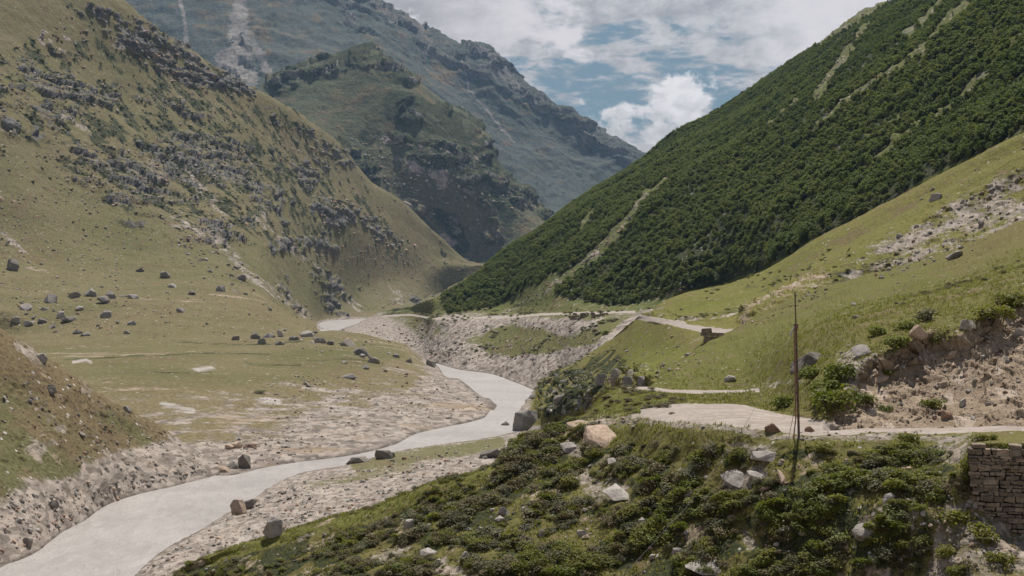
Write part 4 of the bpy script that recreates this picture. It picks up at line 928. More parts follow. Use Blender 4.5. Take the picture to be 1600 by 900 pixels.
def land_base():
    # the river: one flat sheet down the valley
    cx = [(40, 1250, 150), (40, 900, 205), (640, 720, 0)]
    mid = [(-80, 120), (-78, 170), (-68, 215), (-58, 260), (-48, 300), (-42, 345), (-30, 400), (-8, 470), (-6, 540), (-14, 620), (-28, 700), (-55, 800), (-90, 950), (-130, 1150), (-170, 1400), (-185, 1650), (-175, 1900), (-150, 2150), (-120, 2600)]
    ys = np.linspace(120, 2600, 420)
    xs = pchip([q[1] for q in mid], [q[0] for q in mid], ys)
    wd = np.interp(ys, [120, 400, 800, 1400, 2600], [34, 46, 60, 120, 150])
    nx = 24
    t = np.linspace(-1, 1, nx)
    P = np.stack([xs[:, None] + wd[:, None] * t[None], np.broadcast_to(ys[:, None], (len(ys), nx)), np.zeros((len(ys), nx))], -1)
    me = grid_mesh('river', P, np.ones((len(ys) - 1, nx - 1), bool), [M['water']], {})
    tag(link('river', me), None, None, None, 'structure')
    # ground sheet that carries everything, out to the horizon
    g = np.array([[-30000, -30000, -5], [30000, -30000, -5], [30000, 40000, -5], [-30000, 40000, -5]], float)
    me = raw_mesh('ground', g, [[0, 1, 2, 3]])
    me.materials.append(M['hill_mid'])
    tag(link('ground', me), None, None, None, 'structure')


land_base(); land_far(); land_mid(); land_left(); land_right(); land_lawn(); land_spur(); land_bar(); land_near()


def place(px, py):
    """the ground seen at photo pixel (px, py): nearest sheet wins"""
    best = None
    for L in LAYERS.values():
        h = L.hit(px, py)
        if h is not None and (best is None or h[0][1] < best[0][1]): best = (h[0], h[1], L.name)
    return best


# air between the near bank and the far mountains
def build_haze():
    bm = bmesh.new(); bmesh.ops.create_cube(bm, size=1.0)
    me = bpy.data.meshes.new('haze'); bm.to_mesh(me); bm.free()
    o = link('haze', me); o.scale = (14000, 9000, 2206); o.location = (0, 4300, 1097)
    m, N = new_mat('mountain_air')
    v = N.node('ShaderNodeVolumePrincipled', {'Color': (0.42, 0.67, 1.0), 'Density': 0.000034, 'Anisotropy': 0.1})
    out = N.node('ShaderNodeOutputMaterial'); N.t.links.new(v.outputs[0], out.inputs['Volume'])
    me.materials.append(m)
    tag(o, None, None, None, 'stuff')


HAZE = True
if HAZE: build_haze()

# ------------------------------------------------------------------ stones
def hull_rock(name, seed, sx, sy, sz, mat, blocky=0.4, sub=2, rough=0.05):
    """an angular boulder, base at z = 0, sunk a little"""
    rg = np.random.default_rng(seed)
    bm = bmesh.new()
    n = 15
    for i in range(n):
        v = rg.normal(size=3); v /= np.linalg.norm(v)
        c = np.sign(v) * np.minimum(1, np.abs(v) * 1.5)
        v = v * (1 - blocky) + c * blocky * 0.82
        v *= rg.uniform(0.84, 1.04)
        v[:2] *= 1.12 - 0.22 * v[2]
        bm.verts.new((v[0], v[1], v[2]))
    r = bmesh.ops.convex_hull(bm, input=bm.verts)
    bmesh.ops.delete(bm, geom=[e for e in bm.verts if not e.link_faces], context='VERTS')
    bmesh.ops.bevel(bm, geom=list(bm.edges), offset=0.035, segments=1, affect='EDGES')
    bmesh.ops.triangulate(bm, faces=bm.faces)
    for _ in range(sub):
        bmesh.ops.subdivide_edges(bm, edges=[e for e in bm.edges if e.calc_length() > 0.2], cuts=1, use_grid_fill=True)
        bmesh.ops.triangulate(bm, faces=bm.faces)
    me = bpy.data.meshes.new(name); bm.to_mesh(me); bm.free()
    co = np.zeros(len(me.vertices) * 3, np.float32); me.vertices.foreach_get('co', co); co = co.reshape(-1, 3)
    co = co * (1 + rough * 2 * fbm(co + seed * 3.7, 0.9, 4, 0.6, seed % 97)[:, None])
    co[:, 2] -= co[:, 2].min()
    co[:, 2] /= co[:, 2].max()
    co = co * np.array([sx / 2, sy / 2, sz])
    me.vertices.foreach_set('co', np.ascontiguousarray(co, dtype=np.float32).ravel())
    me.polygons.foreach_set('use_smooth', np.zeros(len(me.polygons), bool))
    me.materials.append(mat); me.update()
    return me


MK = {'p': 'rock_pale', 'g': 'rock_grey', 'd': 'rock_dark', 't': 'rock_tan', 'r': 'rock_red'}
# px, py (middle), width, height in photo pixels, stone, blockiness, tilt in degrees, label
BOULDERS = [
 (18, 413, 24, 22, 'd', .5, 0, "large dark boulder alone on the grassy slope at the left edge of the valley"),
 (218, 421, 13, 9, 'd', .6, 8, "smaller and further left of two lone dark boulders high on the meadow slope"),
 (255, 429, 18, 13, 'd', .6, 14, "larger and further right of two lone dark boulders high on the meadow slope"),
 (375, 432, 16, 12, 'd', .6, 16, "dark boulder at the foot of the pale rubble run on the left slope"),
 (143, 456, 27, 17, 'g', .2, 0, "big grey peaked boulder topping the boulder cluster on the left meadow"),
 (117, 460, 19, 13, 'g', .3, 0, "brownish grey boulder just left of the peaked boulder in the cluster"),
 (170, 460, 24, 14, 'g', .5, 12, "grey flat-topped boulder on the right shoulder of the meadow cluster"),
 (160, 468, 27, 14, 'd', .3, -8, "dark-faced boulder in front of the peaked one in the meadow cluster"),
 (78, 466, 22, 17, 'p', .3, 10, "pale pointed boulder left of the meadow cluster on the higher grass"),
 (206, 463, 19, 8, 'p', .4, 0, "low pale slab trailing off the right end of the meadow cluster"),
 (42, 479, 19, 14, 'p', .4, -14, "pale leaning slab at the left end of the boulder field"),
 (68, 480, 15, 10, 'p', .4, 0, "pale low boulder between the leaning slab and the meadow cluster"),
 (125, 481, 15, 9, 'p', .4, 0, "white flat boulder on open grass below the meadow cluster"),
 (167, 490, 19, 14, 'g', .6, -12, "grey wedge standing alone on the grass below the dark-faced boulder"),
 (94, 491, 18, 12, 'p', .2, 0, "pale peaked stone resting behind a long dark boulder on the meadow"),
 (106, 498, 26, 11, 'd', .4, 5, "long dark boulder with a pale peaked stone behind it"),
 (24, 499, 16, 13, 'g', .5, 0, "grey upright boulder lowest at the left edge of the boulder field"),
 (43, 504, 19, 8, 'g', .4, 0, "flat grey boulder beside the lowest upright one at the left"),
 (66, 500, 17, 8, 'd', .3, 0, "low dark boulder in the grass left of the long dark one"),
 (80, 509, 13, 9, 'p', .5, 0, "small pale block below the long dark boulder on the meadow"),
 (280, 484, 19, 9, 'd', .6, 8, "dark slab on the brow of the grassy mound"),
 (300, 457, 13, 9, 'd', .4, 0, "dark boulder on the grass above the grassy mound"),
 (207, 504, 15, 8, 'p', .4, 0, "pale flat stone on the left flank of the grassy mound"),
 (197, 519, 11, 7, 'g', .5, 0, "grey block at the left foot of the grassy mound"),
 (120, 518, 14, 9, 'd', .3, 0, "dark boulder of a touching pair on the lower meadow"),
 (133, 522, 15, 7, 'g', .4, 0, "flat grey boulder of a touching pair on the lower meadow"),
 (368, 528, 16, 9, 'd', .3, 0, "dark boulder at the left tip of the stone line on the meadow"),
 (398, 524, 16, 13, 'd', .4, 10, "dark leaning boulder near the left end of the stone line"),
 (410, 533, 16, 12, 'g', .5, 0, "grey square boulder in front of the dark leaning one"),
 (420, 524, 19, 9, 'p', .4, 0, "pale low slab behind the grey square boulder in the stone line"),
 (437, 521, 13, 14, 'p', .1, 0, "pale pointed boulder sticking up from the stone line"),
 (437, 536, 15, 8, 'p', .5, 0, "pale flat boulder in front of the pointed one in the stone line"),
 (458, 528, 17, 9, 'g', .4, 0, "low grey boulder in the middle of the stone line"),
 (478, 521, 26, 13, 'p', .3, 6, "wide pale boulder on the crest at the right part of the stone line"),
 (497, 531, 23, 10, 'g', .4, 0, "wide grey boulder below the crest at the right part of the stone line"),
 (517, 536, 15, 8, 'd', .4, 0, "low dark boulder right of the wide grey one in the stone line"),
 (345, 451, 17, 12, 'p', .2, 0, "pale heap-shaped boulder on the slope above the mound"),
 (270, 446, 19, 8, 'p', .3, 0, "low whitish slab lying below the two lone dark boulders"),
 (63, 557, 17, 13, 'g', .4, 10, "grey boulder perched on the crest of the bare spur at left"),
 (543, 535, 28, 14, 'd', .4, -8, "broad dark boulder at the left end of the black boulders on the meadow edge"),
 (564, 549, 29, 15, 'd', .5, 6, "largest black boulder on the meadow edge above the bend"),
 (583, 563, 21, 11, 'd', .5, 12, "black slab tilted downhill below the largest black boulder"),
 (640, 563, 13, 9, 'd', .4, 0, "small black boulder on the meadow tip beside the last one"),
 (671, 567, 17, 12, 'd', .5, 15, "black boulder at the very tip of the meadow above the river bend"),
 (618, 555, 11, 8, 'd', .4, 0, "dark stone on the meadow edge among scattered rubble"),
 (570, 573, 13, 9, 'p', .4, 0, "pale stone under the black slab on the meadow bank"),
 (546, 588, 26, 10, 'p', .3, 0, "broad pale boulder at the foot of the meadow bank"),
 (382, 720, 23, 26, 'd', .3, 0, "tall dark grey boulder standing on the far gravel bank by the river"),
 (362, 726, 21, 13, 'p', .3, 0, "pale brown boulder leaning on the tall dark one by the river"),
 (357, 698, 20, 9, 't', .3, 0, "tan low boulder on the gravel behind the tall dark one"),
 (370, 695, 17, 12, 't', .2, 0, "tan rounded boulder touching the low one behind the tall dark one"),
 (392, 696, 21, 8, 'r', .4, 0, "reddish flat boulder on the gravel right of the tan pair"),
 (347, 733, 22, 10, 't', .2, 15, "brown jagged stone at the water left of the tall dark boulder"),
 (373, 792, 30, 28, 't', .5, 0, "brown square boulder standing in the edge of the near gravel bar"),
 (393, 787, 24, 16, 'd', .4, -18, "dark brown boulder lying against the brown square one"),
 (427, 822, 38, 38, 'p', .45, 0, "big pale grey block standing at the foot of the near bank"),
 (42, 845, 20, 13, 'd', .4, 0, "dark boulder on the gravel at the lower left shore"),
 (82, 787, 17, 14, 'd', .4, 0, "black boulder at the foot of the spur above the lower left shore"),
 (77, 607, 19, 15, 'd', .4, 0, "dark boulder half-way down the spur at left"),
 (197, 638, 15, 10, 'g', .4, 12, "grey flat boulder in a line on the right flank of the spur"),
 (128, 678, 13, 10, 'p', .3, 0, "pale stone in the gully down the middle of the spur"),
 (598, 710, 38, 19, 'd', .3, 8, "black humped boulder at the waterline of the near gravel bar"),
 (562, 718, 40, 11, 'd', .4, -6, "long low black boulder at the waterline beside the humped one"),
 (770, 708, 47, 14, 'd', .6, -14, "long dark tilted slab lying on the gravel bar"),
 (790, 713, 15, 12, 'd', .4, 0, "dark block against the bank right of the long tilted slab"),
 (903, 666, 36, 22, 't', .5, -14, "brown tilted slab with a shaded face on the crest of the near bank"),
 (940, 683, 52, 36, 't', .6, -34, "large tan slab leaning on the crest below the road"),
 (891, 698, 36, 14, 'p', .5, -18, "long pale slab below the brown one on the crest"),
 (866, 690, 24, 12, 'p', .4, -20, "pale slab lower left on the crest beside the long pale one"),
 (822, 655, 42, 36, 'g', .75, 0, "large squared grey block at the river cliff"),
 (790, 665, 16, 16, 'd', .4, 0, "dark broken rock at the water in front of the squared block"),
 (836, 618, 16, 9, 'd', .4, 0, "small dark boulder at the water behind the squared block"),
 (966, 773, 44, 26, 'p', .4, 10, "big pale slab sunk in the scrub left of centre"),
 (956, 723, 18, 13, 'p', .3, 0, "pale round stone in the dark scrub above the big pale slab"),
 (788, 798, 20, 15, 'g', .2, 0, "grey rounded boulder in the scrub on the left flank of the bank"),
 (638, 819, 17, 18, 'p', .3, 0, "pale upright stone at the left fringe of the scrub"),
 (866, 879, 22, 19, 'p', .3, 0, "pale pointed stone in the scrub at the bottom of the picture"),
 (848, 832, 15, 13, 'p', .4, 0, "pale small block in the scrub above the pointed stone"),
 (721, 868, 12, 18, 'p', .3, 20, "thin pale upright sliver of stone in the lower scrub"),
 (1150, 748, 34, 24, 'p', .5, -20, "pale fractured slab, left of two on the bare patch below the pole"),
 (1183, 747, 28, 22, 'p', .5, -24, "pale fractured slab, right of two on the bare patch below the pole"),
 (1200, 712, 48, 22, 'p', .6, -28, "long pale slab propped in the bank just below the pole"),
 (1263, 766, 26, 15, 'p', .3, 0, "whitish stone in the middle of the scrub under the pole"),
 (1373, 707, 16, 11, 'p', .4, -8, "small white block high in the scrub right of the pole"),
 (1364, 828, 58, 30, 'g', .35, 8, "large grey boulder bedded in the scrub at lower right"),
 (1316, 847, 26, 11, 'p', .4, 0, "low pale stone left of the large grey boulder in the scrub"),
 (1393, 779, 24, 22, 'p', .4, 0, "pale block at the top of the bare earth gully"),
 (1110, 889, 72, 24, 'g', .5, 4, "broad layered grey slab at the bottom edge of the picture"),
 (1204, 668, 28, 17, 'r', .3, 22, "reddish brown wedge of stone on the road edge left of the pole"),
 (1265, 670, 20, 11, 'r', .3, -10, "reddish brown stone on the road edge right of the pole"),
 (1478, 648, 22, 17, 'r', .3, 0, "brown boulder under the bush at the foot of the cut bank"),
 (1500, 628, 13, 13, 'p', .3, 0, "pale round stone in the earth of the cut bank"),
 (1364, 644, 11, 12, 'p', .3, 0, "pale stone at the foot of the cut bank between two small bushes"),
 (1513, 505, 25, 16, 'g', .35, 0, "grey boulder on the turf lip at the top of the cut bank"),
 (1438, 516, 28, 20, 't', .4, 0, "tan boulder in the bushes at the top of the cut bank"),
 (1346, 548, 32, 17, 'p', .6, -22, "pale slab lying on the stony patch left of the cut bank"),
 (1376, 590, 40, 15, 't', .6, -26, "long tan slab slanting on the left side of the cut bank"),
 (1487, 554, 22, 15, 't', .5, 10, "tan broken block sticking out under the turf lip"),
 (1268, 560, 60, 24, 'd', .7, -16, "long dark ledge of rock in the lawn behind the pole"),
 (1500, 396, 34, 11, 'p', .7, -16, "white slab on the skyline of the near lawn"),
 (1338, 495, 13, 7, 'p', .5, 0, "white flat stone on the middle of the lawn right of the pole"),
 (1333, 475, 11, 6, 'p', .5, 0, "white flat stone higher up the lawn right of the pole"),
 (1594, 519, 20, 17, 'p', .3, 0, "pale boulder on the cut bank at the right edge of the picture"),
 (1143, 591, 20, 12, 'p', .5, -10, "pale block at the foot of the lawn above the track"),
 (1466, 306, 23, 12, 'p', .5, -18, "white slab on the grass below the wood"),
 (947, 591, 24, 18, 'g', .8, 0, "first squared grey block from the left in the outcrop above the track"),
 (976, 586, 18, 26, 'g', .8, 0, "tall squared grey block second from the left in the outcrop above the track"),
 (992, 595, 22, 17, 'g', .8, 0, "squared grey block third from the left in the outcrop above the track"),
 (1013, 594, 22, 16, 'g', .8, 0, "rightmost squared grey block in the outcrop above the track"),
 (882, 622, 20, 18, 'd', .6, 0, "dark block in the shaded gully between river and track"),
 (920, 632, 16, 18, 'g', .5, 15, "grey leaning slab at the edge of the gully left of the green mound"),
 (1082, 774, 28, 14, 'g', .4, 8, "grey stone half hidden by leaves in the middle of the scrub"),
 (1222, 745, 12, 20, 't', .4, -8, "tan upright stone in the scrub below the long propped slab"),
 (668, 862, 30, 12, 'p', .4, -12, "long pale stone on the bare earth at lower left of the scrub"),
]


def build_boulders():
    for i, (px, py, w, h, mk, bl, tilt, lab) in enumerate(BOULDERS):
        hit = place(px, py + h * 0.42)
        if hit is None: continue
        p, n, ln = hit
        k = p[1] / FPX
        sx, sz = w * k * 1.05, h * k * 1.18
        sy = sx * (0.75 if sx < 3 * sz else 0.5)
        flat = 'slab' in lab and p[1] < 100
        if flat: sy, sz = h * k * 2.0, h * k * .55
        me = hull_rock('boulder', 1000 + i * 7, sx, sy, sz, M[MK[mk]], bl * .8, 2 if w < 16 else 3, 0.085)
        o = link('boulder', me)
        o.location = (p[0], p[1] + sy * 0.18, p[2] - sz * 0.3)
        o.rotation_euler = (0, math.radians(tilt), math.radians(RNG.uniform(-25, 25)) * (0.3 if abs(tilt) > 5 or bl > .65 else 1))
        if flat:
            o.location = (p[0], p[1] + sy * .3, p[2] - sz * .1 + sy * .12)
            o.rotation_euler = (math.radians(27), math.radians(tilt) * .8, math.radians(tilt) * -.4)
        tag(o, lab, 'boulder', 'boulders of the valley')


def scatter(name, pts, rot, scl, var, protos, kind='stuff'):
    """one object that repeats the meshes of protos on points"""
    me = bpy.data.meshes.new(name)
    me.vertices.add(len(pts)); me.vertices.foreach_set('co', np.ascontiguousarray(pts, dtype=np.float32).ravel())
    for k, v in (('rot', rot), ('scl', scl)):
        a = me.attributes.new(k, 'FLOAT_VECTOR', 'POINT'); a.data.foreach_set('vector', np.ascontiguousarray(v, dtype=np.float32).ravel())
    a = me.attributes.new('pick', 'INT', 'POINT'); a.data.foreach_set('value', np.ascontiguousarray(var, dtype=np.int32))
    o = link(name, me)
    ng = bpy.data.node_groups.new(name + '_nodes', 'GeometryNodeTree')
    ng.interface.new_socket('Geometry', in_out='INPUT', socket_type='NodeSocketGeometry')
    ng.interface.new_socket('Geometry', in_out='OUTPUT', socket_type='NodeSocketGeometry')
    nd, lk = ng.nodes, ng.links
    gi, go = nd.new('NodeGroupInput'), nd.new('NodeGroupOutput')
    jn = nd.new('GeometryNodeJoinGeometry')
    for p in protos:
        oi = nd.new('GeometryNodeObjectInfo'); oi.inputs['Object'].default_value = p; oi.inputs['As Instance'].default_value = True
        lk.new(oi.outputs['Geometry'], jn.inputs[0])
    ip = nd.new('GeometryNodeInstanceOnPoints'); ip.inputs['Pick Instance'].default_value = True
    def named(nm, typ):
        a = nd.new('GeometryNodeInputNamedAttribute'); a.data_type = typ; a.inputs[0].default_value = nm
        return a.outputs['Attribute']
    er = nd.new('FunctionNodeEulerToRotation')
    lk.new(named('rot', 'FLOAT_VECTOR'), er.inputs[0]); lk.new(er.outputs[0], ip.inputs['Rotation'])
    lk.new(named('scl', 'FLOAT_VECTOR'), ip.inputs['Scale'])
    lk.new(named('pick', 'INT'), ip.inputs['Instance Index'])
    lk.new(gi.outputs[0], ip.inputs['Points']); lk.new(jn.outputs[0], ip.inputs['Instance'])
    lk.new(ip.outputs[0], go.inputs[0])
    md = o.modifiers.new('repeat', 'NODES'); md.node_group = ng
    tag(o, None, None, None, kind)
    return o


def rand_in(pts, n, rg):
    xs = [p[0] for p in pts]; ys = [p[1] for p in pts]
    out = []
    while len(out) < n:
        x = rg.uniform(min(xs), max(xs), n * 2); y = rg.uniform(min(ys), max(ys), n * 2)
        m = poly(x, y, pts, 1e-6) > .5
        out += list(zip(x[m], y[m]))
    return out[:n]


# polygon, how many, smallest and largest size in photo pixels, stones, label of the largest ones
STONES = [
 ([(430, 380), (560, 400), (650, 395), (735, 415), (650, 465), (590, 485), (520, 485), (450, 430)], 700, 1.1, 4.5, 'pgd', "small rock on the smooth green tail of the left slope"),
 ([(930, 600), (1000, 505), (1090, 540), (1050, 590)], 90, 2, 7, 'pg', "pale stone on the grass slope under the mountain road"),
 ([(-10, 90), (200, 70), (330, 110), (480, 200), (600, 345), (680, 410), (560, 420), (470, 400), (420, 375), (330, 400), (255, 345), (180, 325), (100, 300), (-10, 265)], 9500, 1.2, 7, 'dgdgtp', "dark angular crag on the rocky band across the left mountainside"),
 ([(100, -5), (200, 20), (330, 110), (300, 130), (180, 90), (60, 60)], 500, 1.5, 8, 'dg', "dark crag high on the upper left mountainside"),
 ([(545, 210), (640, 215), (740, 220), (840, 320), (770, 390), (690, 370), (600, 300)], 900, 1.5, 6, 'dgp', "rock on the rough flank of the middle mountain"),
 ([(0, 440), (100, 440), (240, 455), (260, 500), (180, 525), (0, 515)], 130, 2.5, 9, 'pgp', "pale loose stone in the boulder field on the left meadow"),
 ([(370, 508), (500, 502), (610, 540), (640, 590), (560, 580), (480, 545), (380, 540)], 130, 2.5, 11, 'pgd', "loose stone in the rubble along the meadow edge"),
 ([(260, 350), (340, 375), (430, 450), (500, 495), (440, 500), (380, 470), (290, 400)], 190, 2, 9, 'pgp', "pale stone in the rubble run down the left slope"),
 ([(0, 300), (230, 300), (430, 440), (430, 500), (0, 480)], 1700, 1.2, 5.5, 'pp', "small pale stone strewn on the left meadow slope"),
 ([(200, 490), (360, 500), (360, 530), (200, 530)], 40, 2, 6, 'p', "small white stone on the grassy mound"),
 ([(400, 590), (690, 590), (770, 635), (690, 660), (560, 690), (350, 735), (300, 700), (420, 660)], 1500, 1.3, 6, 'ppgt', "loose stone on the far gravel bank"),
 ([(300, 690), (480, 680), (500, 715), (350, 738), (300, 740)], 110, 3, 10, 'ptg', "stone at the water's edge on the far gravel bank"),
 ([(460, 585), (500, 590), (495, 608), (470, 606)], 22, 4, 10, 'gd', "grey stone in the pile below the meadow bank"),
 ([(-20, 530), (80, 570), (280, 700), (340, 730), (200, 740), (-20, 700)], 600, 2, 8, 'pgt', "loose stone on the bare flank of the spur"),
 ([(-20, 770), (60, 770), (220, 740), (330, 735), (200, 772), (100, 825), (-20, 880)], 800, 1.6, 10, 'ptpp', "stone on the shingle of the lower left shore"),
 ([(225, 890), (330, 825), (430, 765), (540, 735), (760, 690), (780, 715), (640, 770), (500, 820), (340, 860)], 1500, 1.5, 9, 'ppgt', "loose stone on the near gravel bar"),
 ([(700, 515), (770, 505), (900, 500), (960, 530), (860, 600), (790, 590), (680, 560), (650, 540)], 1200, 1.4, 7, 'ppgt', "stone on the rubble bank across the river"),
 ([(560, 510), (660, 500), (680, 550), (640, 545), (560, 520)], 160, 2, 6, 'pd', "stone on the far shingle bar"),
 ([(1340, 420), (1400, 375), (1480, 325), (1600, 275), (1600, 345), (1470, 408), (1380, 437)], 500, 2, 10, 'ppg', "pale block in the rubble field above the lawn"),
 ([(1165, 508), (1200, 490), (1250, 458), (1290, 445), (1300, 455), (1240, 480), (1180, 515)], 80, 2.5, 9, 'ptr', "stone in the small red earth slip above the lawn"),
 ([(1050, 470), (1250, 415), (1500, 265), (1600, 230), (1600, 270), (1450, 340), (1250, 445), (1060, 490)], 120, 1.5, 6, 'p', "white stone on the upper grass below the wood"),
 ([(1050, 585), (1240, 475), (1600, 360), (1600, 430), (1350, 490), (1240, 530), (1180, 595)], 90, 1.5, 6, 'p', "white stone on the near lawn"),
 ([(845, 605), (870, 590), (1030, 570), (1110, 540), (1090, 575), (1030, 600), (950, 605), (900, 650)], 130, 3, 11, 'gpd', "grey stone on the rocky flank above the river"),
 ([(1300, 650), (1350, 580), (1450, 550), (1500, 545), (1600, 500), (1600, 655), (1300, 664)], 800, 1.6, 10, 'ttpr', "stone in the earth of the cut bank"),
 ([(1310, 540), (1350, 535), (1370, 560), (1340, 610), (1290, 600)], 45, 4, 13, 'ptg', "stone in the bare patch left of the cut bank"),
 ([(860, 670), (1000, 650), (1010, 665), (900, 690), (830, 715)], 60, 4, 14, 'pt', "pale stone on the crest below the road"),
 ([(560, 880), (640, 830), (800, 760), (900, 720), (1180, 720), (1400, 720), (1600, 780), (1600, 895), (560, 898)], 620, 3, 17, 'ptp', "stone showing between the shrubs of the near bank"),
 ([(1400, 780), (1440, 690), (1500, 690), (1520, 780), (1600, 800), (1600, 895), (1420, 895)], 200, 3, 11, 'ptg', "stone in the bare earth at lower right"),
 ([(1100, 660), (1250, 676), (1540, 672), (1540, 684), (1250, 690), (1100, 676)], 80, 3, 8, 'pt', "small stone along the edge of the road"),
 ([(300, 890), (533, 820), (780, 730), (780, 760), (560, 850), (400, 895)], 90, 3, 10, 'pg', "stone on the grassy edge of the near bank"),
 ([(1440, 60), (1390, 118), (1270, 205), (1260, 190), (1380, 100)], 260, 1.6, 9, 'pg', "block in the stony run high in the wood"),
 ([(780, 492), (860, 440), (940, 380), (1000, 310), (1020, 310), (960, 385), (870, 455)], 320, 1.6, 8, 'pg', "block in the long stony run down through the wood"),
 ([(1275, 80), (1350, 20), (1395, 0), (1400, 15), (1300, 80)], 160, 1.8, 9, 'gp', "block on the rocky skyline above the wood"),
 ([(1240, 160), (1330, 80), (1335, 110), (1280, 160), (1170, 225)], 200, 2.5, 8, 'gp', "block in a short stony run below the skyline"),
]


def build_stones():
    rg = np.random.default_rng(77)
    protos = {}
    allst = []
    for pts, n, s0, s1, cols, lab in STONES:
        hits = [h for h in (place(x, y) for x, y in rand_in(pts, n, rg)) if h is not None and h[0][2] > 0.05]
        Q = np.array([h[0] for h in hits])
        cl = fbm(Q * np.array([1, 1, 1.5]), np.repeat(Q[:, 1:2] / 26.0, 3, 1), 3, .55, 55)
        if 'crag' in lab: keep = .05 + .95 * smooth01(rockband(Q) * .8 + cl * .4, -.10, .22)
        else: keep = .5 + .5 * smooth01(cl, -.16, .26)
        for p, kp in zip(Q, keep):
            if rg.random() > kp: continue
            s = s0 * (s1 / s0) ** (rg.random() ** 2.6)
            allst.append((s, p, s * p[1] / FPX, cols[rg.integers(len(cols))], lab))
    allst.sort(key=lambda q: -q[0])
    meshes = {c: [hull_rock('stone', 5000 + 31 * k + ord(c), 1.15, 1.0, 0.78, M[MK[c]], .45, 0, .04) for k in range(4)] for c in 'pgdtr'}
    made = {}
    rest = []
    for i, (s, p, w, c, lab) in enumerate(allst):
        rot = (rg.uniform(-.35, .35), rg.uniform(-.35, .35), rg.uniform(0, 6.28))
        sc = (w * rg.uniform(.8, 1.2), w * rg.uniform(.7, 1.1), w * rg.uniform(.55, 1.05))
        loc = (p[0], p[1], p[2] - .2 * w)
        k = int(rg.integers(4))
        if i < 190 or (c, k) not in made:
            o = link('stone', meshes[c][k]); o.location = loc; o.rotation_euler = rot; o.scale = sc
            tag(o, lab, 'stone', lab.replace('stone', 'stones', 1).replace('block', 'blocks', 1))
            made.setdefault((c, k), o)
        else: rest.append((loc, rot, sc, (c, k)))
    keys = list(made)
    # the picks follow the join order of the scatter's node tree
    scatter('loose_stones', [r[0] for r in rest], [r[1] for r in rest], [r[2] for r in rest], [keys.index(r[3]) for r in rest], [made[k] for k in keys])


# ------------------------------------------------------------------ shrubs, trees, grass
def leaf_quads(cen, nrm, size, rg, aspect=0.62):
    """quads at cen facing nrm; returns co (4n,3)"""
    n = len(cen)
    a = rg.normal(size=(n, 3)); t = np.cross(nrm, a); t /= np.linalg.norm(t, axis=1, keepdims=True) + 1e-9
    b = np.cross(nrm, t)
    s = size[:, None]
    return np.stack([cen - t * s, cen - b * s * aspect + nrm * s * .15, cen + t * s, cen + b * s * aspect + nrm * s * .15], 1).reshape(-1, 3)


def tube_pts(pts, rad, k=5):
    """co, faces of a tapered tube through pts"""
    co, f = [], []
    for i, (p, r) in enumerate(zip(pts, rad)):
        p = np.array(p, float)
        d = np.array(pts[min(i + 1, len(pts) - 1)], float) - np.array(pts[max(i - 1, 0)], float)
        d /= np.linalg.norm(d) + 1e-9
        u = np.cross(d, (0.3, 0.9, 0.2)); u /= np.linalg.norm(u); v = np.cross(d, u)
        for j in range(k):
            a = 2 * math.pi * j / k
            co.append(p + r * (math.cos(a) * u + math.sin(a) * v))
        if i:
            for j in range(k):
                f.append([(i - 1) * k + j, (i - 1) * k + (j + 1) % k, i * k + (j + 1) % k, i * k + j])
    return np.array(co), np.array(f)


def plant_mesh(name, wood, cen, nrm, size, tint, leafmat, rg, aspect=.62):
    wc, wf = np.zeros((0, 3)), np.zeros((0, 4), int)
    for c, f in wood:
        wf = np.vstack([wf, f + len(wc)]); wc = np.vstack([wc, c])
    lc = leaf_quads(cen, nrm, size, rg, aspect)
    lf = np.arange(len(lc)).reshape(-1, 4) + len(wc)
    me = raw_mesh(name, np.vstack([wc, lc]), np.vstack([wf, lf]).astype(int), False)
    at = me.attributes.new('tint', 'FLOAT_COLOR', 'FACE')
    t = np.concatenate([np.zeros(len(wf)), tint])
    at.data.foreach_set('color', np.repeat(t[:, None], 4, 1).astype(np.float32).ravel())
    me.materials.append(M['bark']); me.materials.append(leafmat)
    me.polygons.foreach_set('material_index', np.concatenate([np.zeros(len(wf), np.int32), np.ones(len(lf), np.int32)]))
    me.update()
    return me


def shrub_mesh(name, seed, leafmat, nl=620, flat=.75, leaf=.085, lobes=9):
    """about 1 m across each way (radius 1), base at 0"""
    rg = np.random.default_rng(seed)
    lc = []
    for i in range(lobes):
        a = rg.uniform(0, 6.28); r = rg.uniform(.1, .62) if i else 0
        lc.append((math.cos(a) * r, math.sin(a) * r, rg.uniform(.25, .62) * flat * (1.2 - .5 * r), rg.uniform(.26, .46)))
    lc = np.array(lc)
    ci = rg.integers(0, lobes, nl)
    d = rg.normal(size=(nl, 3)); d[:, 2] = d[:, 2] * .8 + .25
    d /= np.linalg.norm(d, axis=1, keepdims=True)
    cen = lc[ci, :3] + d * lc[ci, 3:4] * rg.uniform(.55, 1.08, (nl, 1)) * np.array([1, 1, .85])
    cen[:, 2] = np.abs(cen[:, 2]) + .02
    nrm = d * .5 + rg.normal(size=(nl, 3)) * .5 + np.array([0, 0, .75]); nrm /= np.linalg.norm(nrm, axis=1, keepdims=True)
    ltint = rg.random(lobes)
    tint = np.clip(.45 * ltint[ci] + .55 * rg.random(nl), 0, 1)
    wood = []
    for i in range(lobes):
        wood.append(tube_pts([(0, 0, -.1), tuple(lc[i, :3] * .5 + rg.normal(size=3) * .04), tuple(lc[i, :3] * 1.1)], [.03, .02, .008], 4))
    return plant_mesh(name, wood, cen, nrm, rg.uniform(.6, 1.2, nl) * leaf, tint, leafmat, rg)


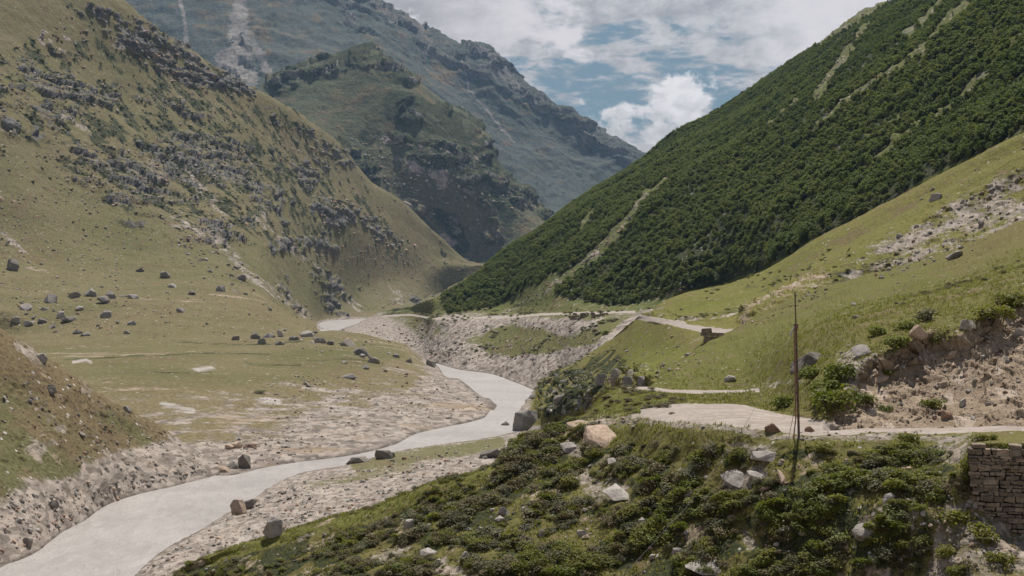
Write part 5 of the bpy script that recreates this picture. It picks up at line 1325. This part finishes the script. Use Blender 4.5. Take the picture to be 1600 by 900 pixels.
def tree_mesh(name, seed, leafmat, nl=620, wide=.34, lobes=17, leaf=.052):
    """1 m tall, to be scaled"""
    rg = np.random.default_rng(seed)
    top = np.array([rg.uniform(-.06, .06), rg.uniform(-.06, .06), .97])
    wood = [tube_pts([(0, 0, -.08), (rg.uniform(-.02, .02), 0, .28), tuple(top * .6), tuple(top * .95)], [.026, .02, .012, .004], 5)]
    lc = []
    for i in range(lobes):
        h = .20 + .74 * (i + rg.random()) / lobes
        r = wide * math.sin(math.pi * min(1, (h - .08) / .98) ** .75) * rg.uniform(.45, 1.0)
        a = i * 2.4 + rg.uniform(-.5, .5)
        c = top * h + np.array([math.cos(a) * r, math.sin(a) * r, 0])
        lc.append(list(c) + [rg.uniform(.10, .17)])
        wood.append(tube_pts([tuple(top * h * .8), tuple(c)], [.009, .003], 4))
    lc = np.array(lc)
    ci = rg.integers(0, lobes, nl)
    d = rg.normal(size=(nl, 3)); d /= np.linalg.norm(d, axis=1, keepdims=True)
    cen = lc[ci, :3] + d * lc[ci, 3:4] * rg.uniform(.5, 1.1, (nl, 1))
    nrm = d * .5 + rg.normal(size=(nl, 3)) * .5 + np.array([0, 0, .8]); nrm /= np.linalg.norm(nrm, axis=1, keepdims=True)
    tint = np.clip(.5 * rg.random(lobes)[ci] + .5 * rg.random(nl), 0, 1)
    return plant_mesh(name, wood, cen, nrm, rg.uniform(.6, 1.2, nl) * leaf, tint, leafmat, rg, .7)


def sample_layer(L, mask, n, rg):
    """n random points of a sheet, as likely per square metre as mask says"""
    P = L.P
    a = np.linalg.norm(np.cross(P[1:, :-1] - P[:-1, :-1], P[:-1, 1:] - P[:-1, :-1]), axis=-1)
    w = (a * mask[:-1, :-1]).ravel(); w = w / w.sum()
    k = rg.choice(len(w), n, p=w)
    i, j = np.divmod(k, P.shape[1] - 1)
    u, v = rg.random((2, n, 1))
    return (P[i, j] * (1 - u) * (1 - v) + P[i, j + 1] * (1 - v) * u + P[i + 1, j] * v * (1 - u) + P[i + 1, j + 1] * u * v), i, j


def build_wood():
    rg = np.random.default_rng(5)
    L = LAYERS['right']
    vis = (L.px0 > -1) & (L.P[..., 1] < 1480)
    noise = smooth01(fbm(L.P, 45, 3, .5, 901), -.55, .1)
    p, i, j = sample_layer(L, L.wood * vis * (.6 + .4 * noise), 62000, rg)
    protos = [tree_mesh('bushy_tree', 11, M['leaf_tree']), tree_mesh('bushy_tree', 12, M['leaf_tree'], wide=.40, lobes=20), tree_mesh('bushy_tree', 13, M['leaf_tree'], wide=.28),
              tree_mesh('bushy_tree', 14, M['leaf_tree_light'], wide=.38), tree_mesh('bushy_tree', 15, M['leaf_tree_light'], wide=.30)]
    light = smooth01(.7 * fbm(p, 90, 4, .55, 905) + .6 * fbm(p * np.array([.35, 1, .35]), 22, 3, .55, 906) + .22 * smooth01(p[:, 2], 120, 230), .0, .26)
    var = np.where(rg.random(len(p)) < light * .85, rg.integers(3, 5, len(p)), rg.integers(0, 3, len(p)))
    h = rg.uniform(1.6, 3.6, len(p)) * (1 - .25 * light) * (.75 + .5 * noise[i, j])
    spx = 800 + p[:, 0] / p[:, 1] * FPX; spy = 450 - (p[:, 2] - CAMZ) / p[:, 1] * FPX
    app = h / p[:, 1] * FPX * ((spx > 0) & (spx < 1600) & (spy > 8))
    order = np.argsort(-app)
    lab = "dark green bushy tree, one of the dense wood on the right-hand mountainside"
    firsts = {}
    rest = []
    for n, q in enumerate(order):
        rot = (rg.uniform(-.06, .06), rg.uniform(-.06, .06), rg.uniform(0, 6.28)); s = (h[q] * rg.uniform(1.15, 1.6), h[q] * rg.uniform(1.15, 1.6), h[q])
        v = int(var[q])
        if n < 290 or v not in firsts:
            o = link('bushy_tree', protos[v]); o.location = p[q]; o.rotation_euler = rot; o.scale = s
            tag(o, lab if v < 3 else "lighter green bushy tree, one of the dense wood on the right-hand mountainside", 'tree', 'trees of the wood' if v < 3 else 'lighter trees of the wood')
            firsts.setdefault(v, o)
        else: rest.append((p[q], rot, s, v))
    keys = list(firsts)
    scatter('distant_wood', [r[0] for r in rest], [r[1] for r in rest], [r[2] for r in rest], [keys.index(r[3]) for r in rest], [firsts[k] for k in keys])


# px, py of the foot, width in photo pixels, height factor, leaves, label
SHRUBS = [
 (1300, 640, 74, .95, 'f', "large bright green shrub just right of the pole on the roadside"),
 (1318, 600, 60, .9, 'f', "bright green shrub on top of the large one right of the pole"),
 (1283, 622, 58, .9, 'f', "bright green shrub between the pole and the large one right of it"),
 (1228, 640, 46, .8, 'f', "bright green shrub just left of the pole on the roadside"),
 (1270, 592, 44, .8, 'f', "bright green shrub rising behind the pole"),
 (1358, 632, 34, .8, 'f', "small round green shrub low on the left of the cut bank"),
 (1384, 644, 24, .8, 'f', "smallest green shrub at the foot of the cut bank"),
 (1464, 640, 42, .7, 'b', "green shrub growing out of the bare earth of the cut bank"),
 (1395, 588, 26, .7, 'b', "shrub beside the long tan slab on the cut bank"),
 (1500, 828, 64, .8, 'b', "round green shrub on the bare earth under the wall, upper left of the group"),
 (1478, 875, 44, .8, 'b', "round green shrub at the bottom of the bare earth, left of the group"),
 (1492, 902, 42, .7, 'b', "green shrub cut by the bottom edge on the bare earth"),
 (1545, 848, 62, .7, 'b', "broad green shrub on the bare earth under the wall, middle of the group"),
 (1568, 885, 46, .8, 'b', "green shrub on the bare earth at the lower right corner"),
 (1530, 690, 30, .7, 'b', "shrub hanging over the left end of the stone wall"),
 (1552, 688, 22, .7, 'b', "small shrub on the top of the stone wall near its left end"),
 (1515, 738, 40, 1.1, 'b', "dark shrub standing against the left end of the stone wall"),
 (1423, 700, 36, 1.1, 'b', "tall leafy shrub at the road edge right of the small white block"),
 (946, 524, 14, .9, 'b', "small dark round bush alone on the far side slope"),
 (929, 520, 11, .8, 'g', "small grey bush beside the dark round one on the far slope"),
 (404, 616, 22, .5, 'g', "low grey bush at the foot of the bank beyond the spur"),
 (618, 487, 16, .6, 'g', "low dark bush by the far road near the wood's tip"),
 (1470, 540, 40, .9, 'b', "dark shrub hanging over the lip of the cut bank"),
 (1400, 545, 50, .7, 'f', "leafy shrub at the upper left of the cut bank"),
 (1420, 515, 40, .7, 'f', "leafy shrub on the lawn's edge above the cut bank"),
 (1375, 525, 36, .7, 'f', "leafy shrub left along the lawn's edge above the cut bank"),
 (1455, 500, 44, .7, 'g', "greyish shrub above the tan boulder of the cut bank"),
 (1545, 500, 60, .7, 'b', "dark green shrub on the lip near the right edge"),
 (1590, 480, 60, .7, 'b', "dark green shrub on the lip cut by the right edge"),
]


def build_shrubs():
    rg = np.random.default_rng(9)
    kinds = {'b': [shrub_mesh('leafy_shrub', 21 + k, M['leaf_bush']) for k in range(3)], 'f': [shrub_mesh('leafy_shrub', 31 + k, M['leaf_fresh']) for k in range(2)],
             'g': [shrub_mesh('leafy_shrub', 41 + k, M['leaf_grey'], 520) for k in range(2)], 'y': [shrub_mesh('dry_shrub', 51 + k, M['leaf_dry'], 480) for k in range(2)]}
    first = {}
    for px, py, w, hf, c, lab in SHRUBS:
        h = place(px, py - 1)
        if h is None: continue
        r = w * h[0][1] / FPX / 2 * 1.4
        k = int(rg.integers(len(kinds[c])))
        o = link('leafy_shrub', kinds[c][k])
        o.location = h[0] + np.array([0, r * .25, -.06 * r]); o.rotation_euler = (rg.uniform(-.1, .1), rg.uniform(-.1, .1), rg.uniform(0, 6.28)); o.scale = (r, r * .9, r * hf * 1.2)
        tag(o, lab, 'shrub', 'shrubs along the road'); first.setdefault((c, k), o)
    L = LAYERS['near']
    inview = (L.spx > -20) & (L.spx < 1640) & (L.spy < 930)
    dens = smooth01(fbm(L.P, 2.2, 4, .62, 911), -.06, .18) * L.scrub * (0.25 + .75 * smooth01(L.px0 + .35 * L.py0, 760, 1020))
    edgeg = strip(L.px0, L.py0, [(330, 880), (467, 836), (583, 806), (683, 769), (783, 729)], 16, 12)
    dens = dens * (1 - .9 * edgeg) * inview
    p, i, j = sample_layer(L, dens, 5200, rg)
    size = (.20 + .44 * rg.random(len(p)) ** 2) * (.7 + .6 * dens[i, j])
    cc = np.array(['b', 'f', 'g', 'y'])[np.searchsorted([.50, .75, .86], np.clip(rg.random(len(p)) * .7 + .3 * (.5 + .9 * fbm(p, 2.0, 3, .5, 913)), 0, .999))]
    app = size / p[:, 1]
    rest = []
    labs = {'b': "low dark leafy shrub in the scrub covering the bank below the road", 'f': "low bright leafy shrub in the scrub covering the bank below the road", 'g': "low grey leafy shrub in the scrub covering the bank below the road", 'y': "low dry brownish shrub in the scrub covering the bank below the road"}
    for n, q in enumerate(np.argsort(-app)):
        c = cc[q]; k = int(rg.integers(len(kinds[c]))); s = size[q]
        nn = L.N[i[q], j[q]]
        loc = p[q] - np.array([0, 0, .05]); rot = (-.45 * nn[1] + rg.uniform(-.15, .15), .45 * nn[0] + rg.uniform(-.15, .15), rg.uniform(0, 6.28)); sc = (s * rg.uniform(.9, 1.3), s * rg.uniform(.9, 1.2), s * rg.uniform(.55, 1.0))
        if n < 250 or (c, k) not in first:
            o = link('dry_shrub' if c == 'y' else 'leafy_shrub', kinds[c][k]); o.location = loc; o.rotation_euler = rot; o.scale = sc
            tag(o, labs[c], 'shrub', {'b': 'dark', 'f': 'bright', 'g': 'grey', 'y': 'dry'}[c] + ' shrubs of the near bank'); first.setdefault((c, k), o)
        else: rest.append((loc, rot, sc, (c, k)))
    # low plants that hem the lawn and the mid-distance slopes
    extra = np.clip(1.2 * L.lawnm * strip(L.px0, L.py0, [(1330, 560), (1380, 520), (1450, 490), (1540, 470), (1640, 430)], 22, 34), 0, 1) * inview * smooth01(fbm(L.P, 2.5, 3, .5, 915), -.3, .2)
    extra = np.maximum(extra, .8 * L.mound * inview)
    q2, i2, j2 = sample_layer(L, extra, 520, rg)
    for a in q2:
        c = 'f' if rg.random() < .7 else 'b'; k = int(rg.integers(len(kinds[c]))); s = rg.uniform(.18, .42)
        rest.append((a, (0, 0, rg.uniform(0, 6.28)), (s * 1.2, s * 1.2, s * .75), (c, k)))
    G = LAYERS['lawn']
    gm = np.clip(G.attrs['mk2'][..., 0] * 1.4, 0, 1) * (G.spy < 900) * (G.spx < 1640)
    q3, i3, j3 = sample_layer(G, gm, 900, rg)
    for a in q3:
        c = 'b' if rg.random() < .75 else 'g'; k = int(rg.integers(len(kinds[c]))); s = rg.uniform(.4, 1.1)
        rest.append((a, (0, 0, rg.uniform(0, 6.28)), (s * 1.2, s * 1.2, s * .7), (c, k)))
    R = LAYERS['right']
    rm = smooth01(fbm(R.P, 22, 4, .6, 919), .0, .3) * smooth01(R.py0, 480, 500) * (R.P[..., 2] > 3) * (R.P[..., 1] < 1000) * (1 - R.attrs['mk'][..., 0])
    q4, i4, j4 = sample_layer(R, rm + .5 * R.wood * strip(R.px0, R.py0, [(690, 485), (860, 470), (1060, 450), (1300, 355), (1600, 195)], 14), 1500, rg)
    for a in q4:
        c = 'b'; k = int(rg.integers(3)); s = rg.uniform(.6, 1.8)
        rest.append((a, (0, 0, rg.uniform(0, 6.28)), (s * 1.2, s * 1.2, s * .8), (c, k)))
    V = LAYERS['left']
    vm = V.attrs['mk2'][..., 0] * smooth01(V.P[..., 1], 1000, 1200) * (V.spx < 800) * (V.spy > -10)
    q5, i5, j5 = sample_layer(V, vm ** 2, 3800, rg)
    for a in q5:
        c = 'b'; k = int(rg.integers(3)); s = rg.uniform(1.0, 3.4)
        rest.append((a, (0, 0, rg.uniform(0, 6.28)), (s * 1.3, s * 1.3, s * .6), (c, k)))
    keys = list(first)
    scatter('low_scrub', [r[0] for r in rest], [r[1] for r in rest], [r[2] for r in rest], [keys.index(r[3]) for r in rest], [first[k] for k in keys])


def build_grass():
    """tufts on the near ground: real blades, one object"""
    rg = np.random.default_rng(15)
    L = LAYERS['near']
    inview = (L.spx > -20) & (L.spx < 1640) & (L.spy < 930)
    m = inview * (1 - L.cut) * (1 - smooth01(L.road, .05, .4)) * (1 - .8 * L.bare) * (.35 + .65 * smooth01(fbm(L.P, 3, 4, .6, 921), -.3, .2)) * (1 - smooth01(L.P[..., 1], 100, 135)) * np.where((L.px0 > 1180) & (L.py0 > 660) & (L.P[..., 1] < 92), smooth01(L.py0, 688, 698), 1)
    w = 1.0 / np.maximum(50, L.P[..., 1]) ** 1.2
    p, i, j = sample_layer(L, m * w, 26000, rg)
    nb = 4
    n = len(p)
    s = rg.uniform(.09, .19, n) * (.8 + p[:, 1] / 500)
    ang = rg.uniform(0, 6.28, (n, nb)); lean = rg.uniform(.4, 1.1, (n, nb)); wd = .16
    base = p[:, None, :] + np.stack([np.cos(ang) * .25, np.sin(ang) * .25, np.zeros_like(ang)], -1) * s[:, None, None]
    side = np.stack([-np.sin(ang), np.cos(ang), np.zeros_like(ang)], -1) * (wd * s)[:, None, None]
    tip = base + np.stack([np.cos(ang) * lean, np.sin(ang) * lean, np.ones_like(ang) * rg.uniform(.6, 1.1, (n, nb))], -1) * s[:, None, None]
    base[..., 2] -= .03
    co = np.stack([base - side, base + side, tip + side * .25, tip - side * .25], 2).reshape(-1, 3)
    me = raw_mesh('grass', co, np.arange(len(co)).reshape(-1, 4), False)
    t = np.repeat(np.clip(rg.normal(.5, .2, n) + .5 * fbm(p, 6, 3, .5, 925), 0, 1), nb)
    at = me.attributes.new('tint', 'FLOAT_COLOR', 'FACE'); at.data.foreach_set('color', np.repeat(t[:, None], 4, 1).astype(np.float32).ravel())
    me.materials.append(M['grass_blade'])
    tag(link('grass', me), None, None, None, 'stuff')


# ------------------------------------------------------------------ built things
def bar(name, pts, rad, mat, parent, k=10):
    co, f = tube_pts(pts, rad, k)
    caps = []
    me = raw_mesh(name, co, f, True); me.materials.append(mat)
    return link(name, me, parent)


def box_mesh(name, size, mat, loc, rot, parent, bev=.01):
    bm = bmesh.new(); bmesh.ops.create_cube(bm, size=1.0)
    for v in bm.verts: v.co = Vector((v.co.x * size[0], v.co.y * size[1], v.co.z * size[2]))
    bmesh.ops.bevel(bm, geom=list(bm.edges), offset=bev, segments=1, affect='EDGES')
    me = bpy.data.meshes.new(name); bm.to_mesh(me); bm.free(); me.materials.append(mat)
    o = link(name, me, parent); o.location = loc; o.rotation_euler = rot
    return o


def build_pole():
    h = place(1248, 682)
    b = h[0]; k = b[1] / FPX
    root = bpy.data.objects.new('utility_pole', None); COL.objects.link(root); root.location = b
    tag(root, "tall thin rusty steel utility pole leaning slightly at the road edge", 'utility pole')
    H = (686 - 461) * k
    tip = -6 * k
    def at(t, dx=0.0, dy=0.0): return (tip * t + dx, dy, H * t)
    bar('lower_post', [at(-.05), at(.40), at(.77)], [.06, .057, .05], M['steel'], root)
    bar('upper_post', [at(.74), at(1.0)], [.038, .03], M['steel'], root)
    bar('support_pipe', [at(-.03, -.30, -.12), at(.12, -.14, -.06), at(.40, -.11, -.03), at(.73, -.10, -.02)], [.03] * 4, M['red'], root)
    for t in (.30, .52, .74):
        bar('clamp', [at(t - .006, -.05), at(t + .006, -.05)], [.115, .115], M['steel'], root, 12)
    box_mesh('insulator_arm', (.07, .07, .55), M['galv'], at(.735, -.20, -.1), (0, math.radians(28), 0), root)
    box_mesh('junction_box', (.20, .16, .24), M['steel'], at(.765, -.01, -.06), (0, 0, 0), root)
    bar('stay_wire', [at(.28, -.05, -.1), (-.55, -.25, -.15)], [.012, .012], M['steel'], root, 6)
    # stones wedging the foot
    # cable that runs from the pole down to the near side
    def wp(px, py, Y): return ((px - 800) / FPX * Y, Y, CAMZ - (py - 450) / FPX * Y)
    p0 = Vector(b) + Vector(at(.72, -.2, -.1))
    pts = [tuple(p0), wp(1205, 590, 61), wp(1139, 703, 52), wp(1058, 808, 43), wp(974, 898, 35.5), wp(880, 990, 29), wp(700, 1200, 20), wp(300, 1750, 12)]
    tt = np.linspace(0, 1, 60)
    pp = pchip(np.linspace(0, 1, len(pts)), np.array(pts), tt)
    o = bar('cable', [tuple(q) for q in pp], [.006] * 60, M['cable'], None, 6)
    tag(o, "thin dark cable strung from the pole down across the scrub", 'cable')


def dry_wall(name, a, b, top, base, depth, course, batter, label, seed, tone):
    """dry stone wall from a to b (x, y); every stone a bevelled block, all one mesh"""
    rg = np.random.default_rng(seed)
    bm = bmesh.new()
    A, B = np.array(a, float), np.array(b, float)
    d = B - A; Ln = np.linalg.norm(d); d /= Ln; nrm = np.array([d[1], -d[0]])
    z = base
    while z < top - course * .3:
        hh = course * rg.uniform(.6, 1.5); x = rg.uniform(-.4, .25) * course * 2
        last = z + hh > top - course * .5
        while x < Ln:
            l = course * rg.uniform(.8, 3.4)
            off = rg.normal(0, .08 * course)
            c = A + d * (x + l / 2) - nrm * ((z - base) * batter + off)
            if last and rg.random() < .4:
                x += l; continue
            g = bmesh.ops.create_cube(bm, size=1.0)
            ca, sa = d
            for v in g['verts']:
                q = np.array([v.co.x * (l * .965), v.co.y * depth, v.co.z * (hh * .93)])
                q += rg.normal(0, .15 * course, 3)
                v.co = Vector((c[0] + q[0] * ca - q[1] * sa, c[1] + q[0] * sa + q[1] * ca, z + hh / 2 + q[2]))
            x += l
        z += hh
    bmesh.ops.bevel(bm, geom=list(bm.edges), offset=course * .09, segments=2, affect='EDGES')
    me = bpy.data.meshes.new(name); bm.to_mesh(me); bm.free()
    for p in me.polygons: p.use_smooth = False
    me.materials.append(tone)
    tag(link(name, me), label, 'wall')


def build_walls():
    m, N = new_mat('dry_stone')
    P = N.node('ShaderNodeTexCoord').outputs['Object']
    isl = N.node('ShaderNodeNewGeometry').outputs['Random Per Island']
    a = N.noise(P, 3.0, 7.0, .65); bq = N.noise(P, 16.0, 5.0, .65)
    v = N.math('ADD', N.math('MULTIPLY', a, .5), N.math('MULTIPLY', bq, .5))
    c = N.mix(N.ramp(v, .34, .66), (.115, .094, .072), (.31, .26, .21))
    c = N.mix(1.0, c, N.mix(isl, (.65, .65, .65), (1.35, 1.3, 1.25)), 'MULTIPLY')
    finish_mat(N, c, .95, v, .6, .05, .1)
    def X(px, Y): return (px - 800) / FPX * Y
    dry_wall('retaining_wall', (X(1517, 59.3), 59.3), (X(1800, 57.6), 57.6), 33.42, 29.9, .55, .19, .24, "tall dry stone retaining wall in shade at the right edge below the road", 3, m)
    def small(pxa, pya, pxb, pyb, hpx, lab, seed, course):
        ha, hb = place(pxa, pya), place(pxb, pyb)
        if ha is None or hb is None: return
        Y = place((pxa + pxb) / 2, (pya + pyb) / 2)[0][1]; k = Y / FPX
        za = CAMZ - ((pya + pyb) / 2 - 450) * k
        dry_wall('retaining_wall', (X(pxa, Y - .5), Y - .5), (X(pxb, Y - .5), Y - .5), za + hpx * k, za - .6, .8, course, .12, lab, seed, m)
    small(1097, 531, 1124, 529, 13, "grey stone wall holding up the mountain road where it leaves the grass slope", 5, .45)
    small(890, 499, 922, 497.5, 7.5, "low stone wall under the distant road, left of the pair", 7, .6)
    small(924, 496, 946, 494, 6.5, "low stone wall under the distant road, right of the pair", 9, .6)


build_boulders(); build_stones(); build_wood(); build_shrubs(); build_grass(); build_pole(); build_walls()
